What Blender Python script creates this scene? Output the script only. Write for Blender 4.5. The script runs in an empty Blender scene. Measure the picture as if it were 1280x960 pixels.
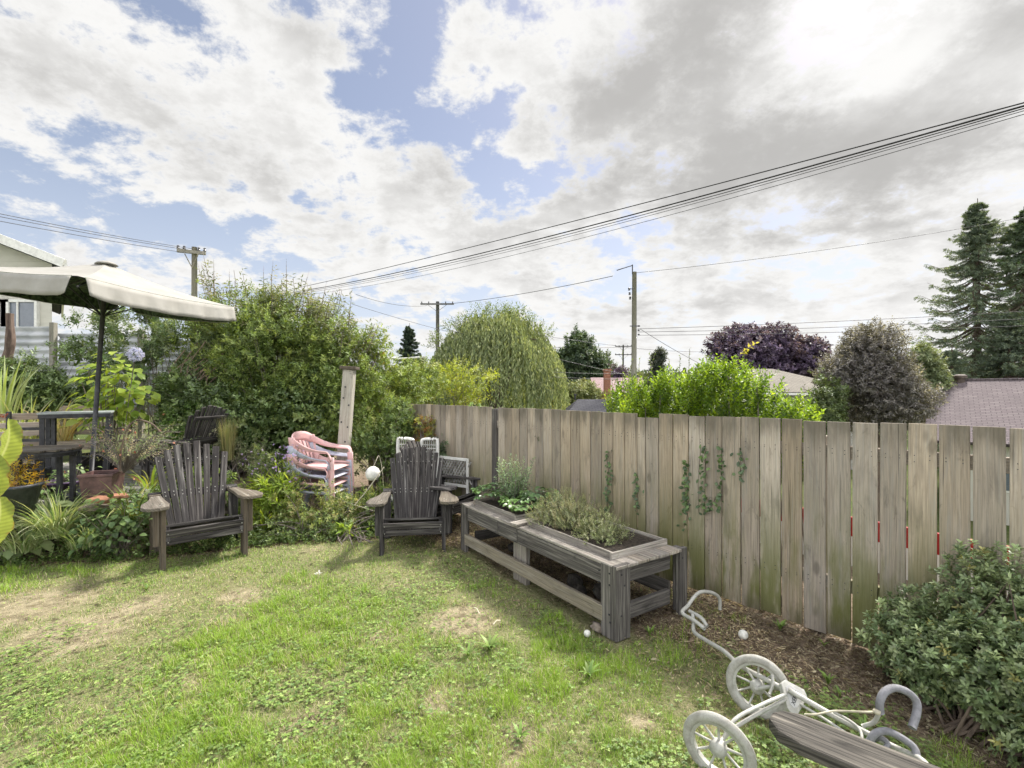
import bpy, math, random
import numpy as np
from mathutils import Vector, Matrix
random.seed(11); rng = np.random.default_rng(11)
sc = bpy.context.scene; COL = sc.collection
F, H, HZ = 604.0, 1.7, 488.0
R = math.radians
def at(px, py, Y): return Vector(((px-640)/F*Y, Y, H-(py-HZ)/F*Y))
def onz(px, py, z=0.0):
    Y = F*(H-z)/(py-HZ); return Vector(((px-640)/F*Y, Y, z))
def sstep(a, b, x):
    t = np.clip((np.asarray(x, float)-a)/(b-a), 0, 1); return t*t*(3-2*t)
_tab = rng.random((256, 256))
def vn(x, y, f=1.0, o=0):
    x = np.asarray(x, float)*f+17.3*o+500; y = np.asarray(y, float)*f+9.7*o+500
    xi = np.floor(x).astype(int); yi = np.floor(y).astype(int); fx = x-xi; fy = y-yi
    fx = fx*fx*(3-2*fx); fy = fy*fy*(3-2*fy)
    g = lambda a, b: _tab[a % 256, b % 256]
    return (g(xi, yi)*(1-fx)+g(xi+1, yi)*fx)*(1-fy)+(g(xi, yi+1)*(1-fx)+g(xi+1, yi+1)*fx)*fy
def fbm(x, y, f=1.0, o=0, n=4):
    s = 0; a = .5; t = 0
    for k in range(n): s = s+a*vn(x, y, f*2**k, o+k*3); t += a; a *= .5
    return s/t
# fence line: point F0 and unit direction FD; distance behind it is positive
F0 = np.array((2.33, 3.16)); FD = np.array((-.667, .745)); FN = np.array((.745, .667))
def fd(x, y): return (np.asarray(x)-F0[0])*FN[0]+(np.asarray(y)-F0[1])*FN[1]
def ybed(x): return np.interp(x, [-7, -5.2, -3.9, -3.3, -2.9, -2.0, -1.0, -.3, 3], [4.55, 4.7, 4.9, 5.1, 5.3, 5.5, 5.8, 5.9, 9])
def hgt(x, y):
    x = np.asarray(x, float); y = np.asarray(y, float); d = fd(x, y)
    z = .46*sstep(0, .7, y-ybed(x))*sstep(-3.3, -3.9, x)
    z = z+.12*sstep(.3, 2.0, y-ybed(x))*sstep(-3.9, -3.3, x)*(1-sstep(-1.6, -.6, d))
    z = z-3.2*sstep(1.2, 15, d)
    z = z+(fbm(x, y, 1.3, 5)-.5)*.05*(1-sstep(12, 20, np.abs(x)+np.abs(y)))
    return z
def hz(x, y): return float(hgt(x, y))
# ------------------------------------------------------------------ objects
def tag(o, label=None, cat=None, group=None, kind=None):
    if label: o['label'] = label
    if cat: o['category'] = cat
    if group: o['group'] = group
    if kind: o['kind'] = kind
    return o
def thing(name, label, cat, loc=(0, 0, 0), rz=0.0, group=None):
    o = bpy.data.objects.new(name, None); COL.objects.link(o)
    o.location = loc; o.rotation_euler = (0, 0, rz); o.empty_display_size = .1
    return tag(o, label, cat, group)
def copy_tree(o, parent=None):
    c = o.copy(); COL.objects.link(c); c.parent = parent
    for ch in [k for k in COL.objects if k.parent == o]: copy_tree(ch, c)
    return c
def rootinv(par):
    M = Matrix.Identity(4); p = par
    while p is not None: M = p.matrix_basis @ M; p = p.parent
    return np.array(M.inverted())
def link(name, me, mat, par=None, smooth=False, world=False, bevel=0):
    if world and par is not None:
        A = rootinv(par); n = len(me.vertices); co = np.empty(n*3, np.float32)
        me.vertices.foreach_get('co', co); co = co.reshape(-1, 3)@A[:3, :3].T+A[:3, 3]
        me.vertices.foreach_set('co', co.astype(np.float32).ravel())
    me.update()
    if smooth: me.polygons.foreach_set('use_smooth', [True]*len(me.polygons))
    o = bpy.data.objects.new(name, me); me.name = name
    if mat: me.materials.append(mat)
    o.parent = par; COL.objects.link(o)
    if bevel:
        b = o.modifiers.new('edge', 'BEVEL'); b.width = bevel; b.segments = 2; b.limit_method = 'ANGLE'; b.angle_limit = R(40)
    return o
class MB:
    def __init__(s): s.v = []; s.f = []; s.uv = []
    def _add(s, vs, fs, uvs):
        k = len(s.v); s.v += [tuple(v) for v in vs]
        for f, u in zip(fs, uvs): s.f.append([k+i for i in f]); s.uv += u
    def box(s, c, size, rot=None, lng=None, M=None, taper=1.0):
        hx, hy, hz_ = (a/2 for a in size); c = Vector(c)
        if lng is None: lng = max(range(3), key=lambda i: size[i])
        L = [Vector((x*hx*(taper if z > 0 else 1), y*hy*(taper if z > 0 else 1), z*hz_)) for x in (-1, 1) for y in (-1, 1) for z in (-1, 1)]
        fs = [(0, 1, 3, 2), (4, 6, 7, 5), (0, 4, 5, 1), (2, 3, 7, 6), (0, 2, 6, 4), (1, 5, 7, 3)]
        nax = [0, 0, 1, 1, 2, 2]; ou, ov = random.random()*40, random.random()*40; uvs = []
        for f, na in zip(fs, nax):
            ax = [i for i in range(3) if i != na]
            if lng in ax: a = [i for i in ax if i != lng][0]; b = lng
            else: a, b = ax
            uvs.append([(L[i][a]+ou+na*.37, L[i][b]+ov) for i in f])
        if rot is not None: L = [rot@p for p in L]
        L = [p+c for p in L]
        if M is not None: L = [M@p for p in L]
        s._add(L, fs, uvs); return s
    def beam(s, a, b, w, t, up=(0, 0, 1)):      # board from a to b; w across, t along 'up'
        a, b = Vector(a), Vector(b); d = b-a; Lg = d.length; d.normalize()
        sx = d.cross(Vector(up)).normalized(); uz = sx.cross(d)
        rot = Matrix((sx, d, uz)).transposed(); return s.box((a+b)/2, (w, Lg, t), rot, 1)
    def prism(s, out, z0, z1, M=None):
        n = len(out); L = [Vector((x, y, z0)) for x, y in out]+[Vector((x, y, z1)) for x, y in out]
        ou, ov = random.random()*40, random.random()*40
        fs = [list(range(n))[::-1], list(range(n, 2*n))]+[(i, (i+1) % n, n+(i+1) % n, n+i) for i in range(n)]
        uvs = [[(L[i].x+ou+L[i].z*(0 if k < 2 else 1), L[i].y+ov) for i in f] for k, f in enumerate(fs)]
        if M is not None: L = [M@p for p in L]
        s._add(L, fs, uvs); return s
    def tube(s, pts, r, n=8, cap=True):
        pts = [Vector(p) for p in pts]; m = len(pts)
        rr = r if isinstance(r, (list, tuple)) else [r]*m
        k = len(s.v); acc = 0; ou = random.random()*40; ref = None; us = []
        for i, p in enumerate(pts):
            d = (pts[min(i+1, m-1)]-pts[max(i-1, 0)]).normalized()
            if ref is None: ref = Vector((0, 0, 1)) if abs(d.z) < .9 else Vector((1, 0, 0))
            a = d.cross(ref).normalized(); b = d.cross(a).normalized(); ref = -b if False else ref
            if i: acc += (p-pts[i-1]).length
            for j in range(n):
                t = 2*math.pi*j/n; s.v.append(tuple(p+(a*math.cos(t)+b*math.sin(t))*rr[i]))
            us.append(acc)
        for i in range(m-1):
            for j in range(n):
                j2 = (j+1) % n; s.f.append([k+i*n+j, k+i*n+j2, k+(i+1)*n+j2, k+(i+1)*n+j])
                q = 2*math.pi*rr[i]/n
                s.uv += [(ou+j*q, us[i]), (ou+(j+1)*q, us[i]), (ou+(j+1)*q, us[i+1]), (ou+j*q, us[i+1])]
        if cap:
            s.f.append([k+j for j in range(n)]); s.uv += [(ou, 0)]*n
            s.f.append([k+(m-1)*n+j for j in range(n)][::-1]); s.uv += [(ou, 0)]*n
        return s
    def lathe(s, prof, n=24, c=(0, 0, 0), M=None):
        k = len(s.v); m = len(prof)
        for (r, z) in prof:
            for j in range(n):
                t = 2*math.pi*j/n; p = Vector((c[0]+r*math.cos(t), c[1]+r*math.sin(t), c[2]+z))
                s.v.append(tuple(M@p if M is not None else p))
        for i in range(m-1):
            for j in range(n):
                j2 = (j+1) % n; s.f.append([k+i*n+j, k+i*n+j2, k+(i+1)*n+j2, k+(i+1)*n+j])
                s.uv += [(j/n, prof[i][1]), ((j+1)/n, prof[i][1]), ((j+1)/n, prof[i+1][1]), (j/n, prof[i+1][1])]
        for e in ((0, m-1) if (abs(prof[0][0]-prof[-1][0])+abs(prof[0][1]-prof[-1][1])) > 1e-6 else ()):
            if prof[e][0] > 1e-4:
                s.f.append([k+e*n+j for j in range(n)]); s.uv += [(math.cos(j)*prof[e][0], math.sin(j)*prof[e][0]) for j in range(n)]
        return s
    def build(s, name, mat, par=None, bevel=0, smooth=False, world=False):
        me = bpy.data.meshes.new(name); me.from_pydata(s.v, [], s.f)
        uv = me.uv_layers.new(name='UVMap'); uv.data.foreach_set('uv', np.array(s.uv, np.float32).ravel())
        return link(name, me, mat, par, smooth, world, bevel)
def smooth_path(pts, k=5):
    P = [Vector(p) for p in pts]; P = [P[0]*2-P[1]]+P+[P[-1]*2-P[-2]]; out = []
    for i in range(1, len(P)-2):
        for j in range(k):
            t = j/k; a, b, c, d = P[i-1:i+3]
            out.append(.5*((2*b)+(c-a)*t+(2*a-5*b+4*c-d)*t*t+(3*b-a-3*c+d)*t**3))
    out.append(P[-2]); return out
# ------------------------------------------------------------------ vectorised leaves
def unit(a): return a/np.maximum(np.linalg.norm(a, axis=-1, keepdims=True), 1e-9)
PROF = {
 'diamond': (np.array([(0, 0, 0), (.45, .5, 1), (1, 0, 0), (.45, -.5, 1)]), [(0, 1, 2), (0, 2, 3)]),
 'oval': (np.array([(0, 0, 0), (.3, .42, 1), (.3, 0, 0), (.3, -.42, 1), (.68, .42, 1), (.68, 0, 0), (.68, -.42, 1), (1, 0, 0)]),
          [(0, 1, 2), (0, 2, 3), (1, 4, 5), (1, 5, 2), (2, 5, 6), (2, 6, 3), (4, 7, 5), (5, 7, 6)]),
}
class LB:                                                    # collects leaves; one mesh
    def __init__(s): s.V = []; s.Fc = []; s.C = []; s.n = 0
    def raw(s, V, Fc, C):
        s.V.append(V.reshape(-1, 3)); s.Fc.append(Fc+s.n); s.C.append(C); s.n += len(V.reshape(-1, 3))
    def leaves(s, pos, ax, nor, L, W, col, kind='diamond', fold=.25, droop=.15):
        pos = np.asarray(pos, float); N = len(pos)
        if N == 0: return s
        ax = unit(np.asarray(ax, float)); side = unit(np.cross(ax, nor)); nn = np.cross(side, ax)
        L = np.broadcast_to(np.asarray(L, float), (N,)); W = np.broadcast_to(np.asarray(W, float), (N,))
        pr, fc = PROF[kind]; k = len(pr)
        V = pos[:, None]+ax[:, None]*(pr[None, :, 0:1]*L[:, None, None])+side[:, None]*(pr[None, :, 1:2]*W[:, None, None])
        V = V+nn[:, None]*((pr[None, :, 2:3]*fold*.5)*W[:, None, None]-(pr[None, :, 0:1]**2*droop)*L[:, None, None])
        Fc = (np.arange(N)[:, None, None]*k+np.array(fc)[None]).reshape(-1, 3)
        s.raw(V, Fc, np.repeat(np.broadcast_to(col, (N, 3)), k, axis=0)); return s
    def straps(s, base, az, L, W, th0, th1, col, rows=6):    # arching strap leaves
        base = np.asarray(base, float); N = len(base)
        az, L, W, th0, th1 = (np.broadcast_to(np.asarray(a, float), (N,)) for a in (az, L, W, th0, th1))
        hd = np.stack([np.cos(az), np.sin(az), 0*az], 1); sd = np.stack([-np.sin(az), np.cos(az), 0*az], 1)
        p = base.copy(); out = []; st = L/rows
        for i in range(rows+1):
            t = i/rows; w = W*(.55+.9*t-1.45*t**2.2)*.5 if i < rows else W*.02
            out += [p+sd*w[:, None], p-sd*w[:, None]] if i < rows else [p+sd*w[:, None], p-sd*w[:, None]]
            th = th0+(th1-th0)*t
            p = p+hd*(np.sin(th)*st)[:, None]+np.array((0, 0, 1.))*(np.cos(th)*st)[:, None]
        V = np.stack(out, 1); k = V.shape[1]; fc = []
        for i in range(rows): a = 2*i; fc += [(a, a+1, a+3), (a, a+3, a+2)]
        Fc = (np.arange(N)[:, None, None]*k+np.array(fc)[None]).reshape(-1, 3)
        s.raw(V, Fc, np.repeat(np.broadcast_to(col, (N, 3)), k, axis=0)); return s
    def sprigs(s, pos, d, slen, m, L, W, pal, alpha=55, kind='diamond', jit=.25, fold=.25, droop=.2, up=.3, taper=.3):
        pos = np.asarray(pos, float); N = len(pos)
        if N == 0: return s
        d = unit(np.asarray(d, float)); a = unit(np.cross(d, rng.normal(size=(N, 3)))); b = np.cross(d, a)
        slen = np.broadcast_to(np.asarray(slen, float), (N,))
        i = np.arange(m); ph = i*2.4+rng.random((N, 1))*6.28; t = (i+.5)/m
        al = R(alpha)*(1.15-.5*t)[None]+rng.normal(0, .15, (N, m))
        rad = a[:, None]*np.cos(ph)[..., None]+b[:, None]*np.sin(ph)[..., None]
        ax = d[:, None]*np.cos(al)[..., None]+rad*np.sin(al)[..., None]
        ax = ax+rng.normal(0, .12, ax.shape)
        p = pos[:, None]+d[:, None]*(slen[:, None]*t[None])[..., None]
        nor = d[:, None]*.8+np.array((0, 0, up))+rng.normal(0, .25, ax.shape)
        sz = (1-taper*t)[None]*rng.uniform(.7, 1.15, (N, m))
        c = pick(pal, N)[:, None]*rng.uniform(1-jit, 1+jit, (N, m, 1))
        s.leaves(p.reshape(-1, 3), ax.reshape(-1, 3), nor.reshape(-1, 3), (L*sz).ravel(), (W*sz).ravel(), c.reshape(-1, 3), kind, fold, droop)
        return s
    def build(s, name, mat, par=None, world=True, smooth=False):
        V = np.concatenate(s.V).astype(np.float32); Fc = np.concatenate(s.Fc).astype(np.int32); C = np.concatenate(s.C)
        me = bpy.data.meshes.new(name); me.vertices.add(len(V)); me.vertices.foreach_set('co', V.ravel())
        me.loops.add(len(Fc)*3); me.loops.foreach_set('vertex_index', Fc.ravel())
        me.polygons.add(len(Fc)); me.polygons.foreach_set('loop_start', np.arange(0, len(Fc)*3, 3, dtype=np.int32))
        try: me.polygons.foreach_set('loop_total', np.full(len(Fc), 3, np.int32))
        except Exception: pass
        ca = me.color_attributes.new('Col', 'FLOAT_COLOR', 'POINT')
        ca.data.foreach_set('color', np.concatenate([np.clip(C, 0, 1), np.ones((len(C), 1))], 1).astype(np.float32).ravel())
        me.update(calc_edges=True)
        return link(name, me, mat, par, smooth, world)
def pick(pal, N):
    w = np.array([p[3] if len(p) > 3 else 1. for p in pal]); w = w/w.sum()
    c = np.array([p[:3] for p in pal], float)[rng.choice(len(pal), N, p=w)]
    return c*rng.uniform(.68, 1.3, (N, 1))
def blobpts(blobs, N, shell=.55, lump=.35):
    vol = np.array([b[3]*b[4]*b[5] for b in blobs])**.75; k = rng.choice(len(blobs), N, p=vol/vol.sum())
    B = np.array(blobs, float)[k]; d = unit(rng.normal(size=(N, 3)))
    rr = rng.random(N)**shell
    rr = rr*(1-lump*.5+lump*vn(d[:, 0]*3+B[:, 0]*5, d[:, 2]*3+d[:, 1]*2, 1.5, 2))
    p = B[:, :3]+d*B[:, 3:6]*rr[:, None]
    return p, d
# ------------------------------------------------------------------ materials
def newmat(name):
    m = bpy.data.materials.new(name); m.use_nodes = True; nt = m.node_tree
    for n in list(nt.nodes): nt.nodes.remove(n)
    return m, nt
class NT:
    def __init__(s, nt): s.nt = nt
    def n(s, t, **k):
        nd = s.nt.nodes.new(t)
        for a, b in k.items(): setattr(nd, a, b)
        return nd
    def l(s, a, b): s.nt.links.new(a, b)
    def put(s, sock, v):
        if isinstance(v, bpy.types.NodeSocket): s.l(v, sock)
        else: sock.default_value = v
    def m(s, op, a, b=0., c=0., clamp=False):
        nd = s.n('ShaderNodeMath', operation=op, use_clamp=clamp)
        for i, v in enumerate((a, b, c)): s.put(nd.inputs[i], v)
        return nd.outputs[0]
    def mix(s, f, a, b, bt='MIX'):
        nd = s.n('ShaderNodeMix', data_type='RGBA', blend_type=bt)
        s.put(nd.inputs[0], f)
        for i, v in ((6, a), (7, b)):
            s.put(nd.inputs[i], v if isinstance(v, bpy.types.NodeSocket) else (*v[:3], 1.))
        return nd.outputs[2]
    def noise(s, vec, sc_, det=4, rough=.55, dist=0.):
        nd = s.n('ShaderNodeTexNoise')
        if vec is not None: s.l(vec, nd.inputs['Vector'])
        nd.inputs['Scale'].default_value = sc_; nd.inputs['Detail'].default_value = det
        nd.inputs['Roughness'].default_value = rough; nd.inputs['Distortion'].default_value = dist
        return nd.outputs['Fac']
    def mapr(s, v, a, b, c=0., d=1., t='SMOOTHSTEP'):
        nd = s.n('ShaderNodeMapRange', interpolation_type=t)
        for i, x in enumerate((v, a, b, c, d)): s.put(nd.inputs[i], x)
        return nd.outputs[0]
    def scale(s, vec, sv):
        nd = s.n('ShaderNodeMapping'); s.l(vec, nd.inputs[0]); nd.inputs['Scale'].default_value = sv; return nd.outputs[0]
    def bump(s, h, st, d=.01):
        nd = s.n('ShaderNodeBump'); s.put(nd.inputs['Height'], h); nd.inputs['Strength'].default_value = st
        nd.inputs['Distance'].default_value = d; return nd.outputs[0]
    def prin(s, col, rough=.7, nor=None, metal=0., spec=.4, **k):
        p = s.n('ShaderNodeBsdfPrincipled')
        s.put(p.inputs['Base Color'], col if isinstance(col, bpy.types.NodeSocket) else (*col[:3], 1.))
        s.put(p.inputs['Roughness'], rough); p.inputs['Metallic'].default_value = metal
        p.inputs['Specular IOR Level'].default_value = spec
        if nor is not None: s.l(nor, p.inputs['Normal'])
        return p
    def out(s, sh): o = s.n('ShaderNodeOutputMaterial'); s.l(sh, o.inputs[0])
def wood(name, c1, c2, c3, stain=.5, grain=1., algae=0., rough=.85, knots=True, moss=None):
    m, nt = newmat(name); N = NT(nt); uv = N.n('ShaderNodeUVMap').outputs[0]; geo = N.n('ShaderNodeNewGeometry')
    g = N.noise(N.scale(uv, (130, 3.2, 1)), 1, 5, .6, .4); g2 = N.noise(N.scale(uv, (38, 1.3, 1)), 1, 4, .6, .8)
    st = N.noise(N.scale(uv, (9, 2.2, 1)), 1, 5, .6, .5)
    col = N.mix(N.mapr(g, .32, .68), c1, c2); col = N.mix(N.mapr(g2, .46, .74), col, c3)
    col = N.mix(N.m('MULTIPLY', N.mapr(st, .5, .72), stain), col, tuple(x*.35 for x in c3))
    hgt_ = N.m('ADD', g, N.m('MULTIPLY', g2, .8))
    if knots:
        vo = N.n('ShaderNodeTexVoronoi'); N.l(N.scale(uv, (5, 2.2, 1)), vo.inputs['Vector']); vo.inputs['Scale'].default_value = 1.
        kf = N.mapr(vo.outputs['Distance'], .06, .15, 1., 0.)
        kf = N.m('MULTIPLY', kf, N.m('GREATER_THAN', N.n('ShaderNodeSeparateColor').outputs[0], .5)) if False else kf
        col = N.mix(N.m('MULTIPLY', kf, .65), col, tuple(x*.3 for x in c1))
    ck = N.noise(N.scale(uv, (85, .9, 1)), 1, 3, .5, .25); cf = N.mapr(ck, .66, .70); col = N.mix(N.m('MULTIPLY', cf, .8), col, tuple(x*.22 for x in c1))
    hgt_ = N.m('SUBTRACT', hgt_, N.m('MULTIPLY', cf, 1.2))
    blot = N.noise(N.scale(uv, (16, 5, 1)), 1, 6, .7, 1.); col = N.mix(N.mapr(blot, .56, .70, 0, .45), col, tuple(x*.4 for x in c2))
    rnd = geo.outputs['Random Per Island']
    v = N.mapr(rnd, 0, 1, .72, 1.2, 'LINEAR')
    hs = N.n('ShaderNodeHueSaturation'); N.l(col, hs.inputs['Color']); N.l(v, hs.inputs['Value'])
    N.l(N.mapr(N.m('FRACT', N.m('MULTIPLY', rnd, 7.13)), 0, 1, .78, 1.15, 'LINEAR'), hs.inputs['Saturation']); col = hs.outputs[0]
    if algae:
        sp = N.n('ShaderNodeSeparateXYZ'); N.l(geo.outputs['Position'], sp.inputs[0])
        an = N.noise(N.scale(geo.outputs['Position'], (7, 7, 1.6)), 1, 5, .6)
        a = N.m('MULTIPLY', N.mapr(sp.outputs[2], 1.25, .15), N.mapr(N.m('ADD', an, N.m('MULTIPLY', rnd, .22)), .42, .7))
        col = N.mix(N.m('MULTIPLY', a, algae), col, (.115, .125, .03))
        tp_ = N.m('MULTIPLY', N.mapr(N.m('ADD', sp.outputs[2], N.m('MULTIPLY', N.m('SUBTRACT', an, .5), .5)), 1.30, 1.50), N.mapr(an, .35, .65, .15, .75)); col = N.mix(tp_, col, (.12, .105, .08))
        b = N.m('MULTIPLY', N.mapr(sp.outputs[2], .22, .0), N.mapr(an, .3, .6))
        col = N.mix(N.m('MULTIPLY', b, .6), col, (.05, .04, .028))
    if moss:
        mn = N.noise(geo.outputs['Position'], 26, 6, .7); col = N.mix(N.mapr(mn, .54, .64, 0, moss[3]), col, moss[:3])
    p = N.prin(col, rough, N.bump(hgt_, .6*grain, .004), spec=.25); N.out(p.outputs[0]); return m
def leafmat(name, trans=.35, rough=.5, spec=.35, tint=(1.25, 1.2, .55)):
    m, nt = newmat(name); N = NT(nt); a = N.n('ShaderNodeAttribute', attribute_name='Col').outputs['Color']
    geo = N.n('ShaderNodeNewGeometry').outputs['Position']
    a = N.mix(.3, a, N.mix(N.mapr(N.noise(geo, 30, 3), .3, .7), (.55, .55, .55), (1.3, 1.3, 1.2)), 'MULTIPLY') if False else a
    p = N.prin(a, rough, spec=spec); t = N.n('ShaderNodeBsdfTranslucent'); N.l(N.mix(1., a, tint, 'MULTIPLY'), t.inputs[0])
    x = N.n('ShaderNodeMixShader'); x.inputs[0].default_value = trans; N.l(p.outputs[0], x.inputs[1]); N.l(t.outputs[0], x.inputs[2]); N.out(x.outputs[0]); return m
def plain(name, col, rough=.6, metal=0., var=.25, sc_=12., bumps=0., spec=.4, col2=None, scv=(1, 1, 1)):
    m, nt = newmat(name); N = NT(nt); tc = N.n('ShaderNodeTexCoord').outputs['Object']; tc = N.scale(tc, scv)
    n = N.noise(tc, sc_, 6, .65); c2 = col2 or tuple(x*(1-var*1.6) for x in col)
    c = N.mix(N.mapr(n, .35, .68), col, c2); n2 = N.noise(tc, sc_*7, 4)
    c = N.mix(N.mapr(n2, .5, .75, 0, var), c, tuple(x*.5 for x in col))
    p = N.prin(c, N.mapr(n, .3, .7, max(rough-.1, .05), min(rough+.12, 1.)), N.bump(n2, .3 if bumps == 0 else bumps, .003), metal, spec); N.out(p.outputs[0]); return m
def barkmat(name, c1, c2): return plain(name, c1, .9, var=.5, sc_=5, bumps=.8, col2=c2, scv=(3, 3, .7), spec=.15)
LEAF = leafmat('leaf'); GLOSSY = leafmat('glossy_leaf', .18, .36, .5); GRASSM = leafmat('grass_blade', .3, .55, .25, (1.2, 1.15, .6))
PETAL = leafmat('petal', .35, .6, .2, (1.1, 1.1, 1.1)); LIME = leafmat('lime_leaf', .5, .42, .4, (1.35, 1.25, .4))
NEEDLE = leafmat('needle', .32, .6, .2)
W_FENCE = wood('fence_wood', (.46, .385, .295), (.29, .24, .182), (.345, .31, .262), .5, 1.3, .9)
W_BLACK = wood('black_weathered_wood', (.050, .044, .043), (.020, .018, .018), (.21, .195, .18), .3, 1.2)
W_ARM = wood('grey_brown_weathered_wood', (.135, .113, .088), (.055, .047, .038), (.21, .187, .155), .6, 1.2, moss=(.10, .10, .05, .35))
W_LEG = wood('brown_weathered_wood', (.14, .105, .068), (.068, .052, .038), (.16, .138, .105), .5, 1.1)
W_BED = wood('planter_wood', (.32, .28, .235), (.15, .13, .11), (.42, .385, .33), .8, 1.4, moss=(.24, .24, .19, .45))
W_BEDD = wood('planter_dark_wood', (.14, .125, .112), (.048, .043, .041), (.27, .248, .215), .9, 1.5)
W_BEDY = wood('planter_lower_rail_wood', (.30, .25, .165), (.17, .145, .105), (.33, .30, .24), .4, 1.)
W_POST = wood('pale_post_wood', (.50, .46, .38), (.34, .31, .25), (.46, .44, .38), .35, .8)
W_SEAT = wood('bench_plank_wood', (.10, .092, .08), (.028, .026, .024), (.20, .183, .158), .9, 1.8)
W_BENCH = wood('garden_bench_wood', (.40, .33, .26), (.24, .19, .15), (.38, .34, .29), .4, .8)
W_POLE = wood('utility_pole_wood', (.30, .28, .22), (.20, .185, .14), (.27, .26, .22), .3, .5, knots=False)
M_BLACKM = plain('black_metal', (.048, .048, .054), .5, .2, .3)
M_DARKP = plain('dark_plastic_pot', (.06, .065, .075), .45)
M_PINK = plain('faded_pink_plastic', (.62, .36, .35), .5, var=.12, sc_=9, col2=(.56, .38, .37))
M_LAV = plain('faded_lavender_plastic', (.42, .44, .52), .5, var=.12, sc_=9, col2=(.36, .37, .45))
M_GREYP = plain('chalky_grey_paint', (.44, .435, .40), .6, .1, .5, 18, col2=(.33, .325, .29))
M_FOAM = plain('grey_foam', (.22, .22, .235), .8, var=.2, sc_=20)
M_TYRE = plain('pale_grey_tyre', (.36, .355, .32), .8, var=.45, sc_=22, col2=(.25, .24, .21))
M_WHITE = plain('off_white_paint', (.72, .71, .67), .5, var=.12)
M_BALL = plain('dirty_white_ball', (.75, .74, .68), .4, var=.2, sc_=40)
M_ROPE = plain('cream_rope', (.60, .55, .42), .85)
M_WIRE = plain('black_wire', (.02, .02, .022), .5)
M_CONC = plain('pale_concrete', (.34, .325, .30), .85, var=.35, sc_=6)
M_STONE = plain('brown_stone', (.24, .20, .16), .85, var=.4, sc_=18)
M_TERRA = plain('terracotta', (.36, .17, .10), .8, var=.3, sc_=16)
M_MAROON = plain('maroon_glazed_pot', (.15, .085, .08), .4, var=.3)
M_SOIL = plain('potting_soil', (.05, .037, .026), .95, var=.5, sc_=40, bumps=1.)
BARK = barkmat('bark', (.16, .125, .095), (.08, .06, .048)); BARKG = barkmat('grey_bark', (.24, .21, .18), (.12, .10, .085))
# ================================================================== camera, world, sun
cam = bpy.data.cameras.new('camera'); co = bpy.data.objects.new('camera', cam); COL.objects.link(co)
co.location = (0, 0, H); co.rotation_euler = (R(90), 0, 0); cam.sensor_width = 36; cam.lens = 36*F/1280
cam.shift_y = (HZ-480)/1280; cam.clip_start = .05; cam.clip_end = 3000; sc.camera = co
SUN_AZ, SUN_EL = 44.0, 50.0
w = bpy.data.worlds.new('World'); sc.world = w; w.use_nodes = True; nt = w.node_tree
for n in list(nt.nodes): nt.nodes.remove(n)
N = NT(nt)
sky = N.n('ShaderNodeTexSky', sky_type='NISHITA'); sky.sun_disc = False
sky.sun_elevation = R(SUN_EL); sky.sun_rotation = R(SUN_AZ); sky.air_density = 1.0; sky.dust_density = 1.2; sky.ozone_density = 1.6
tc = N.n('ShaderNodeTexCoord').outputs['Generated']; sp = N.n('ShaderNodeSeparateXYZ'); N.l(tc, sp.inputs[0]); dx, dy, dz = sp.outputs
az = N.m('ARCTAN2', dx, dy); el = N.m('ARCSINE', dz)
k = N.m('DIVIDE', 1., N.m('MAXIMUM', N.m('ADD', dz, .30), .05))
cb = N.n('ShaderNodeCombineXYZ'); N.l(N.m('MULTIPLY', dx, k), cb.inputs[0]); N.l(N.m('MULTIPLY', dy, k), cb.inputs[1]); P2 = cb.outputs[0]
def azel(px, py):
    u = (px-640)/F; v = (HZ-py)/F; return math.atan(u), math.atan(v/math.sqrt(1+u*u))
def blobs(lst):
    tot = None
    for (px, py, rx, ry, ang, wt) in lst:
        a0, e0 = azel(px, py); c, s_ = math.cos(R(ang)), math.sin(R(ang))
        a1, e1 = azel(px+5, py); sx = abs(a1-a0)/5*F; a2, e2 = azel(px, py-5); sy = abs(e2-e0)/5*F
        da = N.m('SUBTRACT', az, a0); de = N.m('SUBTRACT', el, e0)
        U = N.m('DIVIDE', N.m('ADD', N.m('MULTIPLY', da, c), N.m('MULTIPLY', de, s_)), rx/F*sx)
        V = N.m('DIVIDE', N.m('SUBTRACT', N.m('MULTIPLY', de, c), N.m('MULTIPLY', da, s_)), ry/F*sy)
        g = N.m('MULTIPLY', N.m('POWER', 2.718, N.m('MULTIPLY', N.m('ADD', N.m('MULTIPLY', U, U), N.m('MULTIPLY', V, V)), -1.)), wt)
        tot = g if tot is None else N.m('ADD', tot, g)
    return tot
n1 = N.noise(P2, 4.0, 12, .64, .12); n2 = N.noise(P2, 13., 8, .65, .1); n3 = N.noise(P2, .9, 4, .5)
cov = blobs([(150, 130, 330, 105, -14, .42), (480, 230, 260, 70, -22, .42), (330, 40, 90, 30, -10, .2),
  (60, 60, 120, 60, 0, .2), (560, 20, 60, 40, 0, .06), (720, 90, 150, 100, 0, .42), (950, 170, 330, 170, 0, .5), (1200, 60, 200, 120, 0, .45), (1250, 260, 160, 130, 0, .3),
  (520, 345, 150, 22, 0, .35), (620, 300, 120, 30, 20, .2), (940, 390, 320, 60, 0, .26), (760, 425, 140, 30, 0, .25), (380, 298, 70, 14, 0, .12), (230, 345, 90, 22, 0, .2),
  (150, 262, 230, 28, -8, -.42), (370, 325, 90, 22, 0, -.12), (225, 12, 85, 26, 14, -.42), (300, 60, 45, 14, 20, -.2), (465, 105, 50, 34, 20, -.42), (520, 60, 34, 80, 12, -.55), (600, 170, 40, 55, -50, -.5), (690, 220, 60, 22, 0, -.40), (655, 15, 50, 16, -30, -.35), (600, 375, 110, 14, 0, -.22), (850, 325, 160, 14, 0, -.08)])
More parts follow.
